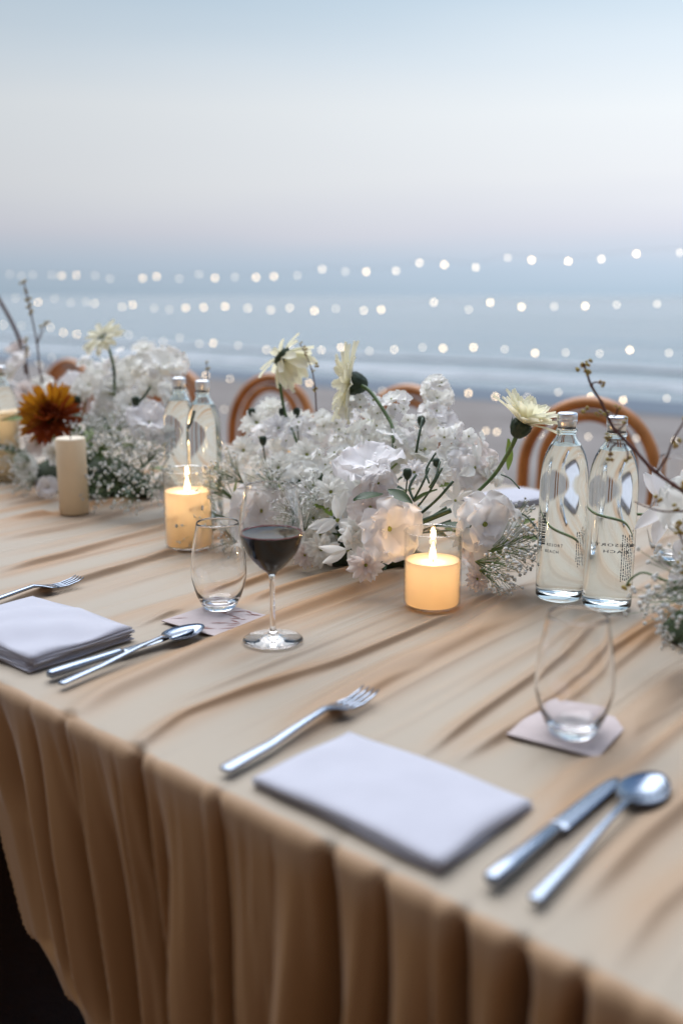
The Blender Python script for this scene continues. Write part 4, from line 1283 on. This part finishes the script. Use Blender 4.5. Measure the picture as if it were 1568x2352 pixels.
# gerberas
gerbera(A, q(646, 818, 1.30), (-.55, .15, .45), [q(640, 850, 1.30), q(644, 890, 1.30), q(655, 950, 1.30), q(682, 1015, 1.28)], .135, 'tallest cream gerbera, drooping petals, over the chair hoop',
        [(12, -48, 1.0), (10, -25, .95), (8, 10, .8)])
gerbera(A, q(808, 880, 1.27), (-.93, -.05, .12), [q(822, 882, 1.27), q(850, 900, 1.27), q(888, 955, 1.26), q(901, 985, 1.25), q(903, 1032, 1.23)], .145, 'cream gerbera seen from behind with bent stem',
        [(14, 14, 1.0), (13, 28, .95), (8, 42, .7)])
gerbera(A, q(1198, 975, 1.25), (.42, -.12, .85), [q(1190, 990, 1.25), q(1172, 1030, 1.25), q(1135, 1090, 1.25), q(1080, 1145, 1.24)], .115, 'cream gerbera leaning right toward the two bottles',
        [(14, 34, 1.0), (13, 52, .95), (8, 64, .8)])
# dark unopened buds on stems
for (x, y, u, dx, dy) in [(578, 945, 1.28, 25, 45), (648, 945, 1.3, 10, 60), (681, 945, 1.3, 5, 70), (604, 1010, 1.22, 10, 75), (935, 1086, 1.18, -5, 60), (967, 965, 1.3, -20, 60), (1000, 1062, 1.24, -12, 60)]:
    p = q(x, y, u)
    b_ = obj('flower_bud', DARKBUD, A, loc=p - A.location)
    MB().tube([Vector((0, 0, -.008)), q(x + dx * .5, y + dy * .6, u) - p, q(x + dx, y + dy, u) - p], .0013, 6).build('stem', M['stem_dark'], b_)
# bare stems showing between the flowers at the right
for (a, b_, c) in [((1015, 1075), (985, 1130), (930, 1200)), ((1040, 1105), (1000, 1150), (935, 1205)), ((985, 1075), (965, 1120), (925, 1190)), ((1000, 1040), (978, 1080), (985, 1110)),
                   ((955, 1090), (940, 1120), (950, 1150)), ((1025, 1165), (985, 1190), (930, 1215)), ((1035, 1195), (980, 1215), (915, 1235)), ((1075, 1215), (1010, 1220), (950, 1225)), ((970, 960), (962, 1000), (955, 1040)),
                   ((1010, 1060), (1000, 1095), (985, 1120))]:
    stem(A, [q(*a, 1.19), q(*b_, 1.17), q(*c, 1.16)], fl.uniform(.0013, .0026))
stem(A, [q(1034, 1172, 1.16), q(985, 1192, 1.15), q(935, 1212, 1.14)], .004)
leaf(A, q(1000, 1210, 1.15), (.9, -.1, .15), .9, 0); leaf(A, q(1020, 1215, 1.16), (.95, .1, -.1), .9, 2)
leaf(A, q(1165, 1080, 1.3), (.1, 0, 1), .8, 2); leaf(A, q(1190, 1235, 1.24), (.9, -.2, .1), .7, 2); leaf(A, q(1165, 1215, 1.24), (.8, -.2, .5), .7, 2)
leaf(A, q(545, 1100, 1.18), (-.2, -.2, -.9), .8, 2); leaf(A, q(880, 1135, 1.1), (-.6, -.5, .1), .9, 0); leaf(A, q(890, 1125, 1.1), (.5, -.6, -.1), .8, 0)
for (x, y) in [(1150, 1090), (1185, 1175), (1200, 1215)]:
    stem(A, [q(x, y, 1.26), q(x + 22, y + 10, 1.25), q(x + 42, y + 32, 1.24)], .0012)
# baby's breath
for (x, y, u, d, s) in [(520, 1190, 1.14, (-.9, -.3, .35), 1.0), (540, 1150, 1.16, (-.8, -.2, .7), 1.0), (500, 1215, 1.12, (-.9, -.35, .25), 1.0), (700, 1220, 1.12, (-.1, -.7, .7), .8),
                        (690, 1190, 1.14, (-.4, -.7, .6), .8), (560, 1110, 1.18, (-.7, -.3, .7), .9), (660, 1240, 1.12, (-.5, -.8, .2), .8), (1090, 1290, 1.17, (.7, -.5, .1), 1.0), (1120, 1265, 1.19, (.8, -.4, .25), .95),
                        (1140, 1255, 1.22, (.9, -.1, .1), .9), (1100, 1310, 1.16, (.55, -.8, .05), .8), (1150, 1220, 1.25, (.9, .1, .4), .8), (730, 1160, 1.15, (0, -.7, .7), .8),
                        (640, 1130, 1.18, (-.4, -.6, .7), .9), (560, 1240, 1.13, (-.6, -.7, .1), .8)]:
    breath(A, q(x, y, u), d, s)
twig(A, [q(727, 950, 1.31), q(723, 890, 1.31), q(716, 850, 1.31), q(702, 815, 1.31), q(688, 788, 1.31)], .0013, .0008,
     [q(691, 789, 1.31), q(700, 800, 1.31), q(702, 813, 1.31), q(719, 853, 1.31), q(722, 895, 1.31), q(727, 840, 1.31)], (), 'twig', .75)

# ---- far arrangement on the left
cL = au(210, 1130, 1.29) * Vector((1, 1, 0)) + Vector((0, 0, TOP + .004))
B = empty('flower_arrangement', cL, 'far centrepiece with an orange spider flower and white blooms behind the unlit pillar candle', 'flower arrangement', 'flower centrepieces along the table')
mound(B, .2, .09, .07)
filler(B, cL, .21, .085, .02, .17, 60)
cm = q(117, 955, 1.19)
root = obj('spider_flower', DISC['mum'], B, M=face_m(cm - B.location, (-.05, -.9, .42), 0, 1.45))
root['label'] = 'orange and yellow spider chrysanthemum'
for (n, tilt, ls, mt) in [(18, -32, .92, 'x'), (22, -14, 1.0, 'x'), (22, 2, 1.02, 'x'), (22, 18, .98, 'x'), (20, 32, .92, 'x'), (18, 46, .82, 'x'), (14, 60, .68, 'r'), (10, 74, .5, 'r')]:
    for k in range(n):
        a = 2 * PI * (k + fl.random() * .6) / n
        m_ = Matrix.Rotation(a, 4, 'Z') @ Matrix.Translation((0, .003, 0)) @ Matrix.Rotation(R(tilt + fl.uniform(-8, 8)), 4, 'X') @ Matrix.Rotation(fl.uniform(-.4, .4), 4, 'Y') @ Matrix.Scale(ls * fl.uniform(.85, 1.1), 4)
        up = math.cos(a)
        mt_ = 'mum_red' if mt == 'r' or up * .8 + math.sin(a) < fl.uniform(-.6, .3) else 'mum_yellow'
        obj('petal', fl.choice(PM['mum'][mt_]), root, M=m_)
gerbera(B, q(237, 776, 1.30), (-.35, -.5, .75), [q(245, 792, 1.30), q(255, 815, 1.30), q(263, 860, 1.30), q(262, 920, 1.30)], .105, 'cream gerbera with dark centre standing above the far flowers',
        [(14, 2, 1.0), (13, 14, .9), (6, 30, .5)], 'dark')
bloom(B, 'ruffled_flower', 'ruffle', q(345, 972, 1.25), (.35, -.55, .7), .115, 'petal_cool', 'large bluish white bloom left of the far bottles')
for (x, y, u, d, sz, mt) in [(383, 842, 1.36, (.2, -.5, .8), .105, 'petal'), (345, 835, 1.4, (-.2, -.5, .8), .09, 'petal'), (300, 850, 1.38, (-.1, -.6, .7), .08, 'petal'), (205, 885, 1.32, (-.1, -.7, .6), .08, 'petal'),
                             (255, 905, 1.3, (.1, -.8, .5), .075, 'petal'), (165, 886, 1.36, (-.2, -.6, .7), .08, 'petal_cool'), (95, 892, 1.36, (-.3, -.6, .7), .08, 'petal'), (45, 830, 1.4, (-.4, -.5, .7), .075, 'petal_cool'),
                             (40, 800, 1.42, (-.3, -.4, .8), .06, 'petal_blush'), (28, 985, 1.27, (-.6, -.7, .3), .09, 'petal_cool'), (60, 1070, 1.2, (-.3, -.9, .1), .07, 'petal'), (112, 1118, 1.14, (-.1, -.9, .3), .05, 'petal_cool'),
                             (300, 930, 1.28, (.2, -.8, .5), .07, 'petal'), (235, 960, 1.27, (0, -.8, .5), .065, 'petal'), (395, 905, 1.32, (.5, -.6, .5), .07, 'petal'), (85, 1020, 1.2, (-.2, -.9, .1), .06, 'petal_blush'),
                             (375, 1120, 1.2, (.5, -.8, .1), .05, 'petal_cool')]:
    bloom(B, 'ruffled_flower', 'ruffle', q(x, y, u), d, sz, mt)
for (x, y, u, d, sz, mt) in [(280, 880, 1.33, (0, -.6, .7), .07, 'petal'), (180, 905, 1.3, (-.1, -.7, .6), .065, 'petal'), (130, 1040, 1.19, (0, -.9, .2), .06, 'petal'), (345, 890, 1.33, (.2, -.6, .7), .07, 'petal'),
                             (60, 900, 1.3, (-.3, -.7, .5), .065, 'petal_blush'), (225, 855, 1.36, (0, -.5, .8), .065, 'petal'), (330, 800, 1.42, (0, -.4, .9), .06, 'petal'), (20, 860, 1.38, (-.4, -.6, .6), .07, 'petal')]:
    bloom(B, 'daisy', 'daisy', q(x, y, u), d, sz, mt, disc='tiny')
for (x, y, u, r_, n) in [(300, 840, 1.38, .05, 14), (380, 870, 1.36, .05, 14), (210, 850, 1.36, .04, 10), (130, 900, 1.34, .03, 8), (60, 850, 1.38, .05, 12), (260, 930, 1.3, .04, 10)]:
    cluster(B, q(x, y, u), r_, n)
for (x, y, u, d, s) in [(250, 1080, 1.2, (-.1, -.6, .8), 1.1), (290, 1090, 1.19, (.1, -.7, .7), 1.1), (330, 1100, 1.2, (.3, -.6, .7), 1.1), (230, 1050, 1.22, (-.2, -.5, .8), 1.1), (300, 1050, 1.22, (.1, -.5, .9), 1.1), (350, 1120, 1.18, (.4, -.8, .3), 1.0),
                        (270, 1120, 1.16, (0, -.9, .3), 1.0), (310, 1130, 1.16, (.1, -.95, .2), 1.0), (240, 1125, 1.17, (-.2, -.9, .2), 1.0), (340, 1060, 1.22, (.4, -.5, .7), 1.0), (215, 1020, 1.24, (-.1, -.6, .7), 1.0), (270, 1020, 1.24, (0, -.6, .8), 1.0),
                        (90, 1100, 1.17, (-.3, -.9, .3), 1.0), (70, 1060, 1.2, (-.5, -.7, .4), 1.0)]:
    breath(B, q(x, y, u), d, s)
twig(B, [q(98, 880, 1.3), q(92, 850, 1.3), q(86, 790, 1.3), q(72, 720, 1.3), q(63, 680, 1.3), q(55, 645, 1.3)], .0022, .0014,
     [q(56, 648, 1.3), q(60, 668, 1.3), q(65, 690, 1.3), q(68, 705, 1.3), q(70, 716, 1.3), q(50, 652, 1.3)],
     [[q(86, 790, 1.3), q(98, 765, 1.3), q(108, 742, 1.3)], [q(86, 790, 1.3), q(90, 772, 1.3), q(97, 750, 1.3)]], 'twig', 1.25)
twig(B, [q(75, 900, 1.32), q(62, 840, 1.32), q(58, 780, 1.32)], .0018, .0012, [q(58, 782, 1.32), q(62, 800, 1.32), q(62, 815, 1.32)], (), 'twig', 1.2)
twig(B, [q(476, 960, 1.36), q(477, 900, 1.36), q(475, 830, 1.36)], .0012, .0008, [q(475, 832, 1.36), q(477, 848, 1.36), q(478, 880, 1.36)], (), 'twig', .8)
for (a, b_) in [((345, 890), (318, 925)), ((262, 840), (262, 880)), ((450, 945), (438, 990)), ((440, 990), (436, 1040)), ((255, 1000), (240, 960))]:
    stem(B, [q(*a, 1.24), q((a[0] + b_[0]) / 2 + 2, (a[1] + b_[1]) / 2, 1.24), q(*b_, 1.24)], .0025)
for (x, y) in [(312, 920), (178, 918), (100, 930), (120, 895)]:
    obj('flower_bud', DARKBUD, B, M=Matrix.Translation(q(x, y, 1.24) - B.location) @ Matrix.Scale(1.3, 4))
br = MB().tube([p - B.location for p in curve_pts([q(62, 860, 1.42), q(52, 800, 1.42), q(30, 745, 1.42), q(0, 690, 1.42), q(-30, 640, 1.42)], 5)], .0085, 8, flat=.6)
o = br.build('dry_branch', M['branch'], B); o['label'] = 'dark dry branch leaning out at the frame edge'

# ---- near arrangement at the right frame edge
cR = au(1650, 1330, 1.2) * Vector((1, 1, 0)) + Vector((0, 0, TOP + .004))
C = empty('flower_arrangement', cR, 'centrepiece cut by the frame, with a brown budded twig and baby\'s breath', 'flower arrangement', 'flower centrepieces along the table')
mound(C, .06, .05, .045)
filler(C, cR, .03, .04, .02, .08, 8)
u = 1.06
twig(C, [q(1640, 1235, u), q(1590, 1150, u), q(1545, 1113, u), q(1500, 1080, u), q(1445, 1022, u), q(1412, 988, u), q(1398, 965, u), q(1380, 925, u), q(1357, 886, u), q(1348, 860, u), q(1339, 835, u)], .0026, .0012,
     [q(1341, 836, u), q(1352, 836, u), q(1331, 848, u), q(1372, 950, u), q(1390, 952, u), q(1343, 945, u), q(1346, 856, u), q(1565, 1112, u)],
     [[q(1357, 886, u), q(1365, 878, u), q(1380, 881, u)], [q(1398, 965, u), q(1412, 955, u), q(1418, 938, u)], [q(1445, 1022, u), q(1415, 1018, u), q(1396, 1012, u), q(1393, 1003, u)],
      [q(1415, 1018, u), q(1402, 1030, u), q(1400, 1050, u)], [q(1440, 1015, u), q(1425, 1010, u), q(1398, 1010, u)], [q(1432, 1020, u), q(1440, 1040, u), q(1440, 1058, u)],
      [q(1418, 990, u), q(1432, 975, u), q(1436, 968, u)]], 'twig', .85)
twig(C, [q(1508, 1083, u), q(1530, 1050, u), q(1545, 1010, u), q(1575, 960, u)], .0014, .001, [q(1552, 1018, u), q(1545, 1022, u), q(1575, 962, u)], (), 'twig', .85)
twig(C, [q(1640, 1170, u), q(1568, 1174, u), q(1520, 1174, u), q(1480, 1163, u), q(1456, 1152, u)], .0012, .0006, [q(1550, 1168, u)], [[q(1490, 1165, u), q(1500, 1155, u), q(1510, 1148, u)]], 'twig', .85)
twig(C, [q(1640, 1320, u), q(1600, 1280, u), q(1570, 1250, u), q(1555, 1215, u)], .0012, .0008, [q(1553, 1205, u), q(1566, 1200, u), q(1555, 1222, u), q(1567, 1222, u), q(1560, 1290, u), q(1568, 1310, u), q(1566, 1270, u)], (), 'twig', .9)
stem(C, [q(1640, 1330, u), q(1568, 1336, u), q(1525, 1332, u), q(1478, 1315, u), q(1450, 1328, u), q(1437, 1345, u)], .0013, 'stem')
stem(C, [q(1640, 1205, 1.38), q(1540, 1188, 1.38), q(1470, 1181, 1.38), q(1380, 1188, 1.38), q(1300, 1215, 1.37), q(1225, 1238, 1.36)], .0022, 'stem')
obj('flower_bud', BUD, C, loc=q(1437, 1350, u) - C.location)
bloom(C, 'lily', 'lily', q(1535, 1160, 1.22), (-.3, -.7, .6), .115, 'petal_cool', 'white pointed bloom left of the frame edge')
bloom(C, 'ruffled_flower', 'ruffle', q(1600, 1160, 1.2), (-.5, -.7, .5), .1, 'petal')
bloom(C, 'ruffled_flower', 'ruffle', q(1630, 1260, 1.16), (-.5, -.8, .3), .09, 'petal_cool')
bloom(C, 'ruffled_flower', 'ruffle', q(1590, 1340, 1.12), (-.6, -.8, .2), .06, 'petal_cool')
for (x, y, uu, d, s) in [(1610, 1375, 1.1, (-.85, -.45, .0), 1.05), (1625, 1340, 1.1, (-.85, -.35, .2), 1.05), (1610, 1425, 1.07, (-.75, -.6, .0), .75)]:
    breath(C, q(x, y, uu), d, s)
